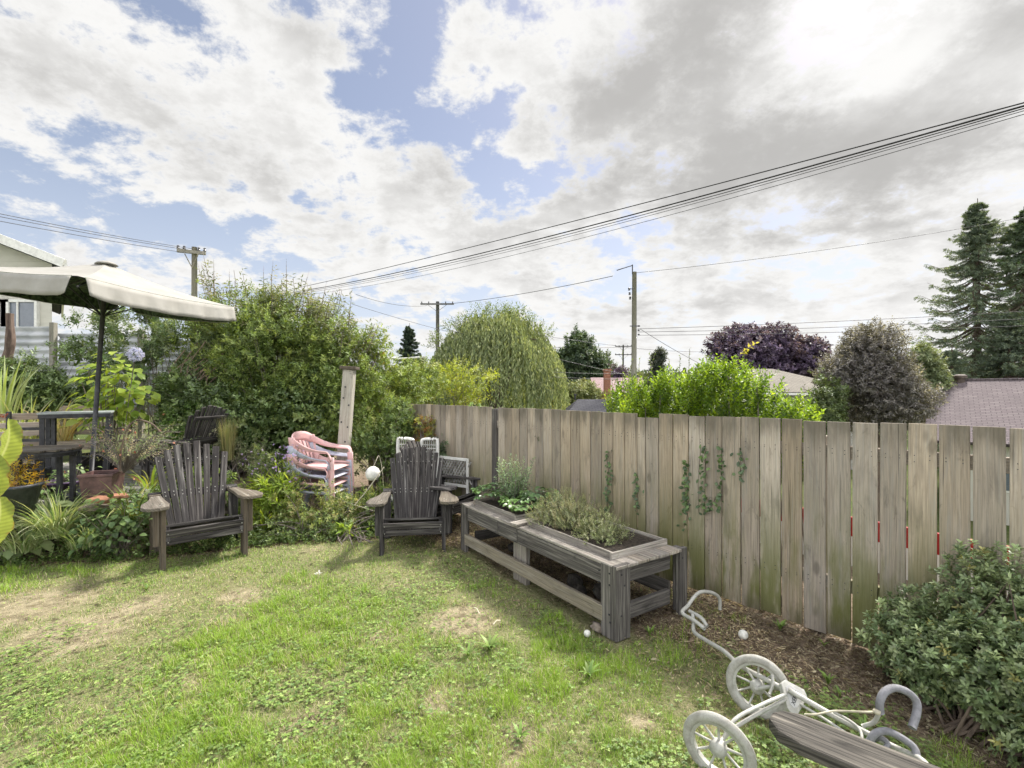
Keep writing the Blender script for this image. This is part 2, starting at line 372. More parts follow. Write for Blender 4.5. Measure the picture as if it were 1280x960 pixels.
dens = N.m('ADD', N.m('ADD', N.m('MULTIPLY', n1, 3.1), N.m('MULTIPLY', n2, 1.15)), N.m('ADD', N.m('MULTIPLY', cov, .88), -2.04))
alpha = N.mapr(dens, -.06, .34)
core = N.mapr(dens, .12, .75)
darkb = blobs([(900, 210, 210, 90, 0, .62), (830, 60, 160, 70, 10, .62), (1150, 210, 160, 50, 10, .45), (1240, 20, 80, 60, 0, .3), (560, 225, 110, 40, -25, .34), (250, 175, 230, 55, -14, .34), (60, 110, 120, 30, -10, .2), (420, 60, 80, 25, -15, .2),
  (750, 150, 70, 60, 0, .2), (860, 385, 120, 14, 0, .30), (1000, 300, 120, 18, 0, .2), (1120, 85, 80, 30, 25, -.45), (1190, 110, 90, 30, 0, -.15), (690, 60, 60, 60, 0, -.2)])
shade = N.m('ADD', N.m('MULTIPLY', core, .34), N.m('ADD', darkb, N.m('MULTIPLY', N.m('SUBTRACT', N.noise(P2, 4.2, 10, .6, .1),   .5), 1.4)))
cc = N.mix(N.mapr(shade, .0, 1.05), (1.0, .992, .975), (.56, .55, .535))
CL = 2.25
behind = N.m('ADD', 1., N.m('ADD', N.m('MULTIPLY', N.mapr(dy, .25, -.6), 3.9), N.m('MULTIPLY', N.mapr(dz, .68, .95), 1.6)))  # unseen clouds behind camera and overhead boosted as added fill light
sunb = N.m('ADD', 1., blobs([(1130, 70, 130, 90, 0, .03)]))
cc2 = N.mix(1., cc, (CL, CL, CL), 'MULTIPLY')
vm = N.n('ShaderNodeVectorMath', operation='SCALE'); N.l(cc2, vm.inputs[0]); N.l(N.m('MULTIPLY', behind, sunb), vm.inputs[3])
sk = N.mix(1., sky.outputs[0], (.40, .345, .32), 'MULTIPLY')
sk = N.mix(N.mapr(dz, .5, .02, .15, .62), sk, (1.85, 2.02, 2.35))
final = N.mix(alpha, sk, vm.outputs[0])
bg = N.n('ShaderNodeBackground'); N.l(final, bg.inputs[0]); bg.inputs[1].default_value = .1
wo = N.n('ShaderNodeOutputWorld'); N.l(bg.outputs[0], wo.inputs[0])
w.cycles.sampling_method = 'MANUAL'; w.cycles.sample_map_resolution = 512
sl = bpy.data.lights.new('sun', 'SUN'); sl.energy = 2.1; sl.angle = R(10); sl.color = (1, .95, .87)
so = bpy.data.objects.new('sun', sl); COL.objects.link(so)
sd = Vector((math.sin(R(SUN_AZ))*math.cos(R(SUN_EL)), math.cos(R(SUN_AZ))*math.cos(R(SUN_EL)), math.sin(R(SUN_EL))))
so.rotation_euler = sd.to_track_quat('Z', 'Y').to_euler(); so.location = (20, 20, 30)
sc.view_settings.view_transform = 'Standard'; sc.view_settings.look = 'None'; sc.view_settings.exposure = 2.1; sc.view_settings.gamma = 1
sc.cycles.max_bounces = 5; sc.cycles.diffuse_bounces = 3; sc.cycles.transmission_bounces = 4; sc.cycles.glossy_bounces = 2; sc.cycles.use_adaptive_sampling = True; sc.cycles.adaptive_threshold = .02; sc.cycles.use_denoising = True
# ================================================================== ground
def lawn(x, y):
    e = (fbm(x, y, 3.2, 8)-.5)*.32
    a = sstep(-.06, .1, ybed(x)-.08-y+e*.7)
    return a*sstep(-.62, -1.02, fd(x, y)+e*1.5)
BARE = [(30, 760, .5, 1.1), (95, 790, .40, 1.05), (175, 760, .3, .8), (580, 775, .26, 1.2), (300, 745, .22, .8), (470, 800, .16, .8), (380, 905, .18, .7), (120, 905, .25, .6), (650, 930, .16, .8), (760, 800, .15, .5), (500, 730, .2, .6), (905, 905, .2, .6), (220, 860, .2, .5), (800, 905, .1, .9), (545, 875, .14, .9), (255, 690, .2, .8), (285, 775, .13, .7), (385, 735, .15, .3), (700, 700, .2, .5), (640, 950, .10, .9), (420, 850, .25, .35), (860, 880, .12, .4), (340, 860, .25, .4), (560, 870, .12, .6), (395, 687, .2, .6), (690, 840, .10, .4), (250, 690, .14, .3), (150, 850, .14, .3), (700, 910, .15, .4)]
def barefn(x, y):
    bare = np.zeros_like(x)
    for (px, py, r_, s_) in BARE:
        c = onz(px, py); d2 = ((x-c.x)**2+((y-c.y))**2)/r_**2; bare = np.maximum(bare, s_*np.exp(-d2)*(.6+.8*fbm(x, y, 9, 3)))
    return np.clip(bare, 0, 1)
def axis(lo, hi, st, far):
    a = list(np.arange(lo, hi, st)); s = st; p = hi
    while p < far: a.append(p); s *= 1.28; p += s
    s = st; p = lo-st
    while p > -far: a.insert(0, p); s *= 1.28; p -= s
    return np.array(a)
gx = axis(-6.5, 4.5, .06, 900); gy = axis(1.0, 8.5, .06, 1200)
X, Y = np.meshgrid(gx, gy); Z = hgt(X, Y); nx, ny = len(gx), len(gy)
me = bpy.data.meshes.new('ground'); V = np.stack([X, Y, Z], -1).reshape(-1, 3)
i = np.arange(nx*ny).reshape(ny, nx); q = np.stack([i[:-1, :-1], i[:-1, 1:], i[1:, 1:], i[1:, :-1]], -1).reshape(-1, 4)
me.vertices.add(len(V)); me.vertices.foreach_set('co', V.astype(np.float32).ravel()); me.loops.add(len(q)*4); me.loops.foreach_set('vertex_index', q.astype(np.int32).ravel())
me.polygons.add(len(q)); me.polygons.foreach_set('loop_start', np.arange(0, len(q)*4, 4, dtype=np.int32))
ca = me.color_attributes.new('Col', 'FLOAT_COLOR', 'POINT'); lw = lawn(X, Y).ravel()
near = (sstep(14, 9, np.abs(X)+np.abs(Y-3))).ravel()
ca.data.foreach_set('color', np.stack([lw, near, barefn(X, Y).ravel(), lw], 1).astype(np.float32).ravel()); me.update(calc_edges=True)
gm, nt = newmat('ground'); N = NT(nt); at_ = N.n('ShaderNodeAttribute', attribute_name='Col').outputs['Color']
s3 = N.n('ShaderNodeSeparateColor'); N.l(at_, s3.inputs[0]); pos = N.n('ShaderNodeNewGeometry').outputs['Position']
na = N.noise(pos, 9, 8, .65); nb = N.noise(pos, 60, 6, .7); nc = N.noise(pos, 1.4, 4)
soil = N.mix(N.mapr(nb, .35, .65), (.12, .09, .065), (.27, .21, .15)); soil = N.mix(N.mapr(na, .5, .7), soil, (.035, .026, .02))
gr = N.mix(N.mapr(nb, .35, .65), (.12, .14, .055), (.25, .23, .125)); gr = N.mix(N.mapr(na, .55, .68), gr, (.055, .05, .025))
gr = N.mix(N.mapr(N.m('ADD', s3.outputs[2], N.m('MULTIPLY', N.m('SUBTRACT', nb, .5), .7)), .25, .75, 0, .6), gr, N.mix(N.mapr(na, .4, .62), (.40, .33, .235), (.20, .155, .11)))
c = N.mix(N.mapr(N.m('ADD', s3.outputs[0], N.m('MULTIPLY', N.m('SUBTRACT', na, .5), .8)), .3, .7), soil, gr)
c = N.mix(s3.outputs[1], N.mix(N.mapr(nc, .4, .6), (.06, .085, .025), (.10, .11, .04)), c)
p = N.prin(c, .95, N.bump(N.m('ADD', na, nb), .9, .02), spec=.1); N.out(p.outputs[0])
g = link('ground', me, gm, None, True); tag(g, kind='structure')
# ---- grass: blades
def sample(N, y0=1.35, y1=6.3, pw=1.0):
    t = rng.random(N); y = y0*(y1/y0)**t if pw == 1 else y0+(y1-y0)*t
    x = (rng.random(N)*2.5-1.28)*y*1.0+rng.normal(0, .1, N); return x, y
PH = None
def noplant(x, y):                                                # inside the planter footprint
    d = np.stack([np.asarray(x)-.66, np.asarray(y)-3.22], -1); a = d@np.array((-.555, .832)); b = d@np.array((.832, .555))
    return (a > -.05) & (a < 2.3) & (b > -.02) & (b < .8)
x, y = sample(620000); m = lawn(x, y)
bare = barefn(x, y)
dry = sstep(.42, .66, fbm(x, y, 1.7, 1)+.3*(fbm(x, y, 8, 6)-.5)); lush = sstep(.46, .62, fbm(x, y, 1.25, 14)+.35*(fbm(x, y, 7, 9)-.5))
lush = np.clip(lush*1.1+.6*np.exp(-((x-.3)**2+(y-2.6)**2)/.6)-.5*sstep(3.2, 4.5, y)*(x > -2), 0, 1)
hole = sstep(.52, .62, fbm(x, y, 5.5, 21, 3))*(.8-.35*sstep(3.2, 4.2, y))
nearf = sstep(-1.6, -1.05, fd(x, y))
sp_g = (fbm(x, y, 4.5, 41) > .44)*.38*(fd(x, y) > -1.2)*(fd(x, y) < -.12)*(x < 1.75); dens_ = np.maximum(m, sp_g)*(1-.82*bare)*(1-hole*(1-lush))*(1-.5*nearf)*(.6+.4*lush)
keep = (rng.random(len(x)) < dens_) & ~noplant(x, y); x, y, dry, lush, bare = (a[keep] for a in (x, y, dry, lush, bare))
n = len(x); hb = rng.random(n)
tuft = fbm(x, y, 11, 17, 3); L = (.014+.024*rng.random(n))*(1+.7*lush)*(1-.45*bare)*(.5+1.1*sstep(.3, .7, tuft)); W = (.0019+.0015*rng.random(n))*np.clip(y/2.3, .9, 2.2)
cg = np.array((.18, .295, .055)); cy = np.array((.30, .40, .085)); cd = np.array((.50, .44, .29)); cb_ = np.array((.14, .22, .08))
C = cg*(1-lush[:, None])+np.array((.235, .385, .035))*lush[:, None]
kx = (hb < .32+.16*dry)[:, None]; C = np.where(kx, cy, C); C = np.where((rng.random(n) < .08+.14*dry*(1-lush)+.6*bare)[:, None], cd, C)
C = np.where((rng.random(n) < .16*(1-lush))[:, None], cb_, C)*rng.uniform(.75, 1.2, (n, 1))
b = LB(); th = np.abs(rng.normal(.45, .35, n))
b.straps(np.stack([x, y, hgt(x, y)-.002], 1), rng.random(n)*6.28, L, W, th, th+rng.uniform(.3, 1.2, n), C, rows=2)
# thatch: dead straw lying in the sward
x, y = sample(60000); kp = (rng.random(len(x)) < (.15+.85*lawn(x, y))*(.22+.45*sstep(.4, .65, fbm(x, y, 1.7, 1)))) & ~noplant(x, y); x, y = x[kp], y[kp]; n = len(x)
a = rng.random(n)*6.28; b.leaves(np.stack([x, y, hgt(x, y)+.003+.012*rng.random(n)], 1), np.stack([np.cos(a), np.sin(a), rng.normal(0, .2, n)], 1), np.array((0, 0, 1.))+rng.normal(0, .2, (n, 3)), rng.uniform(.02, .05, n), rng.uniform(.0018, .003, n)*np.clip(y/2.3, .9, 2), pick([(.44, .38, .24), (.30, .26, .15), (.20, .165, .10)], n), fold=0)
go = b.build('grass', GRASSM, None); tag(go, 'patchy green and straw yellow grass blades of the lawn', 'grass', kind='stuff')
# clover and creeping weeds
b = LB(); x, y = sample(120000); cl = .8*sstep(.50, .64, fbm(x, y, 1.6, 31)+.35*(fbm(x, y, 9, 2)-.5))
cl = np.maximum(cl, .9*np.exp(-((x+1.3)**2+(y-3.0)**2)/.8)*(fbm(x, y, 8, 4) > .42))
kp = (rng.random(len(x)) < (cl*.8+.04)*lawn(x, y)) & ~noplant(x, y); x, y = x[kp], y[kp]; n = len(x)
z = hgt(x, y)+rng.uniform(.012, .034, n); a0 = rng.random(n)*6.28
pal = [(.18, .27, .065, 3), (.24, .34, .09, 2), (.14, .22, .07, 2), (.29, .37, .12, 1)]; c0 = pick(pal, n)
for k_ in range(3):
    a = a0+k_*2.09; d = np.stack([np.cos(a), np.sin(a), np.full(n, .15)], 1)
    b.leaves(np.stack([x, y, z], 1), d, np.array((0, 0, 1.))+rng.normal(0, .25, (n, 3)), rng.uniform(.009, .017, n), rng.uniform(.009, .015, n), c0, fold=.15)
tag(b.build('clover', LEAF, None), 'low clover leaves spread through the lawn', 'clover', kind='stuff')
# mulch, chips, dead leaves along the fence
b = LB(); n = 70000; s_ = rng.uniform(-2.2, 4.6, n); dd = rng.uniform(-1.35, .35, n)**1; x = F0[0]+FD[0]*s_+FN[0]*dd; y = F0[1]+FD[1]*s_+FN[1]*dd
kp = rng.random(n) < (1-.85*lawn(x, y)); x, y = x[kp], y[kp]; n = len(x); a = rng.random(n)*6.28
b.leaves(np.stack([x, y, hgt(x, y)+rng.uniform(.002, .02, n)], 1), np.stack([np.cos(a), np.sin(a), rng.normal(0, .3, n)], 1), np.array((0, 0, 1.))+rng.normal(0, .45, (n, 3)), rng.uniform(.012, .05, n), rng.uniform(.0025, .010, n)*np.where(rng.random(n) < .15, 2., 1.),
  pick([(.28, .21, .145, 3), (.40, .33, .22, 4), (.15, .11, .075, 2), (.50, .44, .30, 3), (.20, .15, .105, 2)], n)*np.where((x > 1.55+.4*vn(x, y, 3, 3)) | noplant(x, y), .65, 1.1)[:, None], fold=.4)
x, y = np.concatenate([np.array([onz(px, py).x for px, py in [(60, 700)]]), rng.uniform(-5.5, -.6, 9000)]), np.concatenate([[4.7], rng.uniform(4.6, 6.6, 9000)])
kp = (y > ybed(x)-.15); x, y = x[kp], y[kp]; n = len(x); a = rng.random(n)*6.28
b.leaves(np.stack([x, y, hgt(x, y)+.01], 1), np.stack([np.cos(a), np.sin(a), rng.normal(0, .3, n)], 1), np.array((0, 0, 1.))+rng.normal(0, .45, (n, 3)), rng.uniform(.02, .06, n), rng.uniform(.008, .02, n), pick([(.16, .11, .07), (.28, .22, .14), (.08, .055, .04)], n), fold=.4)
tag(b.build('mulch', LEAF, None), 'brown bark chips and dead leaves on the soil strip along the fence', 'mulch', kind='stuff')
# ================================================================== fence
fence = thing('wooden_fence', 'long weathered board fence running from behind the black chair to the frame edge', 'fence', (2.33, 3.16, 0))
def s_of(px): kk = (px-640)/F; return (F0[0]-F0[1]*kk)/(.667+.745*kk)
ed = [650, 659.7, 669.5, 679.7, 690.6, 701.3, 713.7, 725.8, 739, 752.5, 766.5, 781.5, 797, 807.5, 824, 841.6, 860.8, 881.6, 903, 926.6, 950, 976.5, 1003.7, 1033.3, 1064.5, 1098.8, 1134, 1172.5, 1215, 1260]
S = sorted(s_of(p) for p in ed)
while S[0] > -2.6: S.insert(0, S[0]-.152)
while S[-1] < 7.2: S.append(S[-1]+.128)
rotz = math.atan2(FD[1], FD[0]); fb = MB(); spost = s_of(617)
def fpt(s, d=0, z=0): return Vector((F0[0]+FD[0]*s+FN[0]*d, F0[1]+FD[1]*s+FN[1]*d, z))
for k_ in range(len(S)-1):
    a, c = S[k_], S[k_+1]
    if abs((a+c)/2-spost) < .08: continue
    gap = .010+.004*random.random() if a < s_of(990) else .008; 
    wdt = c-a-gap; px_ = 0
    top = 1.49+random.uniform(-.006, .006); bot = .035+random.uniform(-.02, .02)
    if s_of(824) < (a+c)/2 < s_of(797): top -= .035
    mid = fpt((a+c)/2, random.uniform(-.003, .003), (top+bot)/2)
    rot = Matrix.Rotation(rotz, 3, 'Z') @ Matrix.Rotation(random.gauss(0, .0022), 3, 'Y') @ Matrix.Rotation(random.gauss(0, .004), 3, 'X')
    fb.box(mid, (wdt, .019, top-bot), rot, 2)
fb.build('board_panel', W_FENCE, fence, bevel=.0025, world=True)
for z0 in (.38, 1.28):
    r_ = MB(); r_.beam(fpt(-2.6, .032, z0), fpt(7.2, .032, z0), .04, .088); r_.build('rail', W_FENCE, fence, .003, world=True)
for s0, zt in ((spost, 1.47), (s_of(813), 1.40), (s_of(1060)-2.0, 1.4), (s_of(1020), 1.38)):
    r_ = MB(); r_.box(fpt(s0, .10 if s0 != spost else .045, zt/2), (.10, .09, zt), Matrix.Rotation(rotz, 3, 'Z'), 2)
    r_.build('post', W_BEDD if s0 == spost else W_FENCE, fence, .004, world=True)
nl = MB()
for k_ in range(len(S)-1):
    for z0 in (.37, .40, 1.27, 1.30):
        for u in (.25, .75):
            if abs((S[k_]+S[k_+1])/2-spost) < .08: continue
            p = fpt(S[k_]+(S[k_+1]-S[k_])*u, -.0115, z0+random.uniform(-.01, .01)); nl.box(p, (.005, .003, .005), Matrix.Rotation(rotz, 3, 'Z'))
nl.build('nail_heads', M_BLACKM, fence, world=True)
# board seen through the gaps
t = thing('painted_board', 'board painted red over white seen through the gaps of the fence', 'board', (3.9, 4.6, hz(3.9, 4.6)))
r_ = MB(); r_.box((3.55, 4.4, -.1), (3.6, .03, .75), Matrix.Rotation(rotz-.12, 3, 'Z')); r_.build('white_panel', plain('white_board', (.8, .79, .76), .5, var=.05), t, world=True)
r_ = MB(); r_.box((3.55, 4.4, .37), (3.6, .03, .185), Matrix.Rotation(rotz-.12, 3, 'Z')); r_.build('red_panel', plain('red_board', (.42, .02, .02), .5, var=.15), t, world=True)
# ================================================================== adirondack chairs
def rounded(pts, k=4): return [(p.x, p.y) for p in smooth_path([(a, b, 0) for a, b in pts], k)]
def adirondack(label, loc, rz, sc_=1.0, arms=W_ARM, legs=W_LEG, lean=0.0, nb=8, group='black weathered adirondack chairs'):
    t = thing('adirondack_chair', label, 'garden chair', loc, rz, group); t.scale = (sc_,)*3
    for s in (-1, 1):
        q = MB(); q.box((s*.335, 0, .285), (.04, .135, .57), lng=2); q.box((s*.382, .0, .40), (.05, .06, .34), lng=2, taper=1.); q.build('front_leg', legs, t, .004)
        q = MB(); q.beam((s*.30, -.05, .33), (s*.30, .95, .03), .036, .13); q.build('side_rail', W_BLACK, t, .004)
        q = MB(); q.beam((s*.345, .56, .02), (s*.345, .56, .60), .09, .036, (0, 1, 0)); q.build('rear_leg', W_BLACK if s > 0 else legs, t, .004)
        out = [(s*.30, -.15), (s*.37, -.185), (s*.46, -.165), (s*.50, -.05), (s*.485, .12), (s*.425, .28), (s*.395, .46), (s*.395, .74), (s*.30, .74), (s*.295, .25), (s*.28, .0)]
        if s < 0: out = out[::-1]
        q = MB(); q.prism(out, .572, .604, Matrix.Rotation(R(-1.5), 4, 'X')); q.build('armrest', arms, t, .006)
    q = MB()
    for i_ in range(6):
        y0 = .0+i_*.082; z0 = .395-.29*y0-.004*i_; q.box((random.gauss(0, .003), y0, z0), (.64, .072, .024), Matrix.Rotation(R(-16), 3, 'X'), 0)
    q.box((0, -.052, .335), (.64, .024, .07), Matrix.Rotation(R(12), 3, 'X'), 0); q.box((0, -.046, .262), (.64, .024, .062), None, 0)
    q.build('seat', W_BLACK, t, .004)
    th = R(24); q = MB(); rx = Matrix.Rotation(-th, 3, 'X')
    for i_ in range(nb):
        u = (i_-(nb-1)/2)/((nb-1)/2); ang = u*R(7.0); ln = .97-.13*u*u+random.uniform(-.015, .01)
        bx_ = u*.205; c_ = Vector((bx_+math.sin(ang)*ln/2, 0, math.cos(ang)*ln/2))
        rr = rx @ Matrix.Rotation(ang, 3, 'Y') @ Matrix.Rotation(random.gauss(0, .03), 3, 'Z')
        q.box(rx@c_+Vector((0, .46+random.gauss(0, .002), .20)), (.060+.007*random.random(), .022, ln), rr, 2)
    q.build('backrest', W_BLACK, t, .005)
    q = MB()
    for i_ in range(nb):
        u = (i_-(nb-1)/2)/((nb-1)/2); ang = u*R(7.0)
        for zz in (.40, .44, .78): c_ = Vector((u*.205+math.sin(ang)*zz, -.0125, math.cos(ang)*zz)); q.box(rx@c_+Vector((0, .46, .20)), (.008, .005, .008), rx)
    for s in (-1, 1):
        for z_ in (.26, .335): q.box((s*.30, -.068, z_), (.008, .006, .008))
        for (a_, b_) in ((.36, -.06), (.34, .02), (.35, .56)): q.box((s*a_, b_, .6055-b_*.026), (.009, .009, .004))
    q.build('screw_heads', M_GREYP, t)
    q = MB(); q.box(Vector((0, .46, .20))+rx@Vector((0, .026, .42)), (.80, .03, .07), rx, 0); q.box(Vector((0, .46, .20))+rx@Vector((0, .026, .78)), (.50, .025, .05), rx, 0)
    q.box(Vector((0, .46, .20))+rx@Vector((0, .026, .05)), (.56, .03, .07), rx, 0); q.build('back_brace', W_BLACK, t, .004)
    return t
c1a, c1b = onz(207, 712), onz(307, 693)
adirondack('black weathered adirondack chair with light armrests standing on the lawn edge by the variegated plant', ((c1a.x+c1b.x)/2-.02, (c1a.y+c1b.y)/2, 0), R(41), 1.03)
adirondack('black weathered adirondack chair on the lawn beside the raised planter', (-1.035, 5.06, -.02), R(8), .95, nb=9, legs=W_BLACK)
adirondack('dark adirondack chair turned sideways between the black chair and the fence', (-.62, 6.0, 0), R(62), .95, arms=W_BLACK, legs=W_BLACK)
adirondack('dark adirondack chair seen from its side, standing behind another on the raised bed', (-4.78, 6.7, .50), R(-105), .92, arms=W_BLACK, legs=W_BLACK)
# ================================================================== raised planter
NP = Vector((.70, 3.25, 0)); U = Vector((-.555, .832, 0)).normalized(); Vv = Vector((.832, .555, 0)).normalized(); LEN, WID = 2.24, .76
bed = thing('raised_planter_bench', 'long weathered timber planter bench with two trays in front of the fence', 'planter', NP, math.atan2(U.y, U.x))
# local: x along the length (away), y to the left of it => fence side is -y
def bl(u, v, z): return Vector((u, -v, z))
for (u, v, nm) in ((0, 0, 0), (LEN, 0, 0), (0, WID, 0), (LEN, WID, 0)):
    q = MB(); su = 1 if u == 0 else -1; sv = 1 if v == 0 else -1
    wv_ = .14 if (u, v) == (0, 0) else .085; q.box(bl(u+su*.019, v+sv*wv_/2, .255), (.038, wv_, .51), None, 2); q.box(bl(u+su*(.038+wv_*.39), v+sv*.019, .25), (wv_*.78, .038, .50), None, 2); q.build('leg', W_BEDD, bed, .004)
for zc, zh, mt, nm in ((.42, .125, W_BEDD, 'upper_rail'), (.15, .11, W_BEDY, 'lower_rail')):
    if nm == 'upper_rail':
        for ua, ub in ((.145, 1.18), (1.19, 1.50), (1.51, LEN-.145)):
            q = MB(); q.box(bl((ua+ub)/2, .016+random.uniform(0, .006), zc), (ub-ua, .036, zh), Matrix.Rotation(random.gauss(0, .004), 3, 'Y'), 0); q.build(nm, W_BEDD, bed, .005)
    else:
        q = MB(); q.box(bl(LEN/2+.02, .012, zc), (LEN-.22, .034, zh), None, 0); q.build(nm, mt, bed, .005)
    q = MB(); q.box(bl(LEN/2, WID-.02, zc), (LEN-.3, .036, zh), None, 0); q.build(nm, W_BEDD, bed, .005)
    for u in (.02, LEN-.02):
        q = MB(); q.box(bl(u+(.045 if u < 1 else -.045), WID/2, zc), (.036, WID-.28, zh if u < 1 else zh*.9), None, 1); q.build(nm, W_BEDD, bed, .005)
q = MB()
for (u_, v_, z_) in [(.06, -.003, .45), (.06, -.003, .37), (.16, -.003, .44), (.16, -.003, .36), (1.21, -.003, .44), (1.21, -.003, .37), (1.48, -.003, .43), (1.53, -.003, .38), (2.1, -.003, .43), (.06, -.006, .17), (.05, -.006, .12), (2.2, -.006, .16)]: q.box(bl(u_, v_, z_), (.009, .006, .009))
for (v_, z_) in [(.05, .45), (.08, .37), (.05, .17), (.70, .44)]: q.box(bl(-.003, v_, z_), (.006, .009, .009))
q.build('screw_heads', M_BLACKM, bed)
q = MB(); q.box(bl(1.22, .075, .19), (.20, .045, .42), None, 2); q.build('middle_leg', W_BED, bed, .004)
q = MB()
for v0 in (.055, .165, .275, .385, .495, .605, .675):
    for ua, ub in ((-.005, 1.16), (1.17, LEN+.01)): q.box(bl((ua+ub)/2, v0, .497+random.uniform(-.002, .002)), (ub-ua, .105 if v0 < .65 else .03, .022), None, 0)
q.build('top_boards', W_BED, bed, .004)
q = MB(); q.box(bl(1.235, .26, .524), (.10, .58, .022), Matrix.Rotation(R(6), 3, 'Z'), 1); q.build('cross_board', W_BED, bed, .004)
for ua, ub, z1 in ((.13, 1.13, .556), (1.33, 2.10, .56)):
    q = MB(); va, vb = .10, .66; h_ = .062
    q.box(bl((ua+ub)/2, va, z1-h_/2), (ub-ua, .02, h_), None, 0); q.box(bl((ua+ub)/2, vb, z1-h_/2), (ub-ua, .02, h_), None, 0)
    q.box(bl(ua-.0, (va+vb)/2, z1-h_/2-.001), (.02, vb-va+.04, h_), None, 1); q.box(bl(ub, (va+vb)/2, z1-h_/2-.001), (.02, vb-va+.04, h_), None, 1)
    tr = q.build('tray', W_BED, bed, .003)
    q = MB(); q.box(bl((ua+ub)/2, (va+vb)/2, z1-.045), (ub-ua-.022, vb-va-.022, .045)); q.build('soil', M_SOIL, tr)
def pw(u, v, z=0.): return NP+U*u+Vv*v+Vector((0, 0, z))
def plant(name, label, cat, mb_parts, loc, group=None):
    t = thing(name, label, cat, loc, 0, group)
    for nm, b_, mt in mb_parts: b_.build(nm, mt, t, world=True) if isinstance(b_, LB) else b_.build(nm, mt, t, world=True)
    return t
# thyme like mound
def mound(name, label, cat, c, rx, ry, rz, n, m, slen, L, W, pal, mat=LEAF, group=None, up=.6, alpha=55, kind='diamond', shell=.5, stems=14, bark=BARKG, lump=.35, rs=.003, **kw):
    c = Vector(c); p, d = blobpts([(c.x, c.y, c.z, rx, ry, rz)], n, shell, lump); kp = p[:, 2] > c.z-.02; p, d = p[kp], d[kp]
    b = LB().sprigs(p, d+np.array((0, 0, up))+rng.normal(0, .25, p.shape), slen, m, L, W, pal, alpha, kind, **kw)
    sm = MB()
    for i_ in range(stems):
        j = rng.integers(len(p)); e = Vector(p[j]); sm.tube([c+(e-c)*.05+Vector((random.gauss(0, .02), random.gauss(0, .02), -.01)), c+(e-c)*.5+Vector((0, 0, .02)), e], [rs, rs*.8, rs*.4], 5)
    return plant(name, label, cat, [('foliage', b, mat), ('stem', sm, bark)], c, group)
zs = .545
ta = pw(.72, .36, zs)
bl_ = LB(); 
b1 = [(*pw(.98, .36, zs+.03), .25, .27, .23), (*pw(.74, .36, zs+.02), .25, .25, .20), (*pw(1.06, .2, zs), .16, .16, .16)]; p, d = blobpts(b1, 2600, .5); kp = p[:, 2] > zs-.01; p, d = p[kp], d[kp]
bl_.sprigs(p, d+np.array((0, 0, .8)), .045, 10, .016, .008, [(.21, .24, .12), (.25, .27, .13), (.30, .28, .16), (.12, .15, .07)], 60)
n = 60; a = rng.random(n)*6.28; pb = np.array(pw(.95, .38, zs))+np.stack([rng.normal(0, .12, n), rng.normal(0, .12, n), 0*a], 1)
bl_.straps(pb, a, rng.uniform(.15, .27, n), .004, .15, .7, pick([(.16, .18, .09), (.25, .2, .12)], n), 4)
sm = MB()
for i_ in range(40): e = Vector(p[rng.integers(len(p))]); sm.tube([Vector((e.x*.6+ta.x*.4, e.y*.6+ta.y*.4, zs-.01)), e], [.003, .001], 4)
plant('thyme_plant', 'bushy grey green herb spilling over the far half of the long tray', 'herb', [('foliage', bl_, LEAF), ('stem', sm, BARKG)], pw(.85, .34, zs))
mound('oregano_plant', 'pale silvery green herb at the near end of the long tray', 'herb', pw(.47, .33, zs), .21, .22, .17, 900, 10, .045, .016, .009, [(.26, .29, .15), (.33, .34, .20), (.20, .24, .11)])
# strawberry leaves and tall mint in the far tray
def strawb(label, c, n, rad, pal, zt, group=None, name='strawberry_plant', sz=.06, mat=GLOSSY, cat='plant'):
    b = LB(); sm = MB(); c = Vector(c)
    for i_ in range(n):
        a = random.random()*6.28; r_ = rad*math.sqrt(random.random()); q_ = c+Vector((math.cos(a)*r_, math.sin(a)*r_, zt*(.5+.6*random.random())*(1-.35*(r_/rad)**2)))
        sm.tube([c+Vector((math.cos(a)*.02, math.sin(a)*.02, 0)), (c+q_)/2+Vector((0, 0, .02)), q_], [.0022, .002, .0015], 4)
        L_ = sz*random.uniform(.7, 1.15); c0 = pick(pal, 1)
        for da in (-1.25, 0, 1.25):
            d_ = np.array([(math.cos(a+da), math.sin(a+da), random.uniform(-.25, .2))]); b.leaves([tuple(q_)], d_, np.array([(0, 0, 1.)])+rng.normal(0, .2, (1, 3)), L_, L_*.85, c0*rng.uniform(.85, 1.15), 'oval', .35, .2)
    return plant(name, label, cat, [('foliage', b, mat), ('stem', sm, BARKG)], c, group)
GP = [(.085, .15, .05), (.12, .20, .06), (.065, .12, .045)]
strawb('leafy strawberry plant at the left end of the far tray', pw(1.93, .24, zs+.02), 46, .22, GP, .15, 'strawberry plants in the far tray')
strawb('broad leaved strawberry plant nearest the middle of the planter', pw(1.47, .24, zs+.02), 46, .20, [(.13, .23, .06), (.10, .19, .05)], .09, 'strawberry plants in the far tray')
strawb('strawberry plant at the fence side of the far tray', pw(1.50, .50, zs+.02), 40, .2, GP, .16, 'strawberry plants in the far tray')
b = LB(); sm = MB(); mc = pw(1.80, .38, zs)
for i_ in range(58):
    a = random.random()*6.28; ln = random.uniform(.20, .56); sp_ = random.uniform(.02, .24); e = mc+Vector((math.cos(a)*sp_, math.sin(a)*sp_, ln*(1-.9*sp_)))
    s0 = mc+Vector((math.cos(a)*sp_*.4, math.sin(a)*sp_*.4, 0)); sm.tube([s0, (s0+e)/2, e], [.003, .0025, .0015], 5)
    b.sprigs([tuple(s0+(e-s0)*.2)], [tuple(e-s0)], (e-s0).length*.85, 30, .055, .014, [(.24, .34, .20), (.30, .40, .25), (.18, .27, .14)], 58, 'diamond', taper=.35)
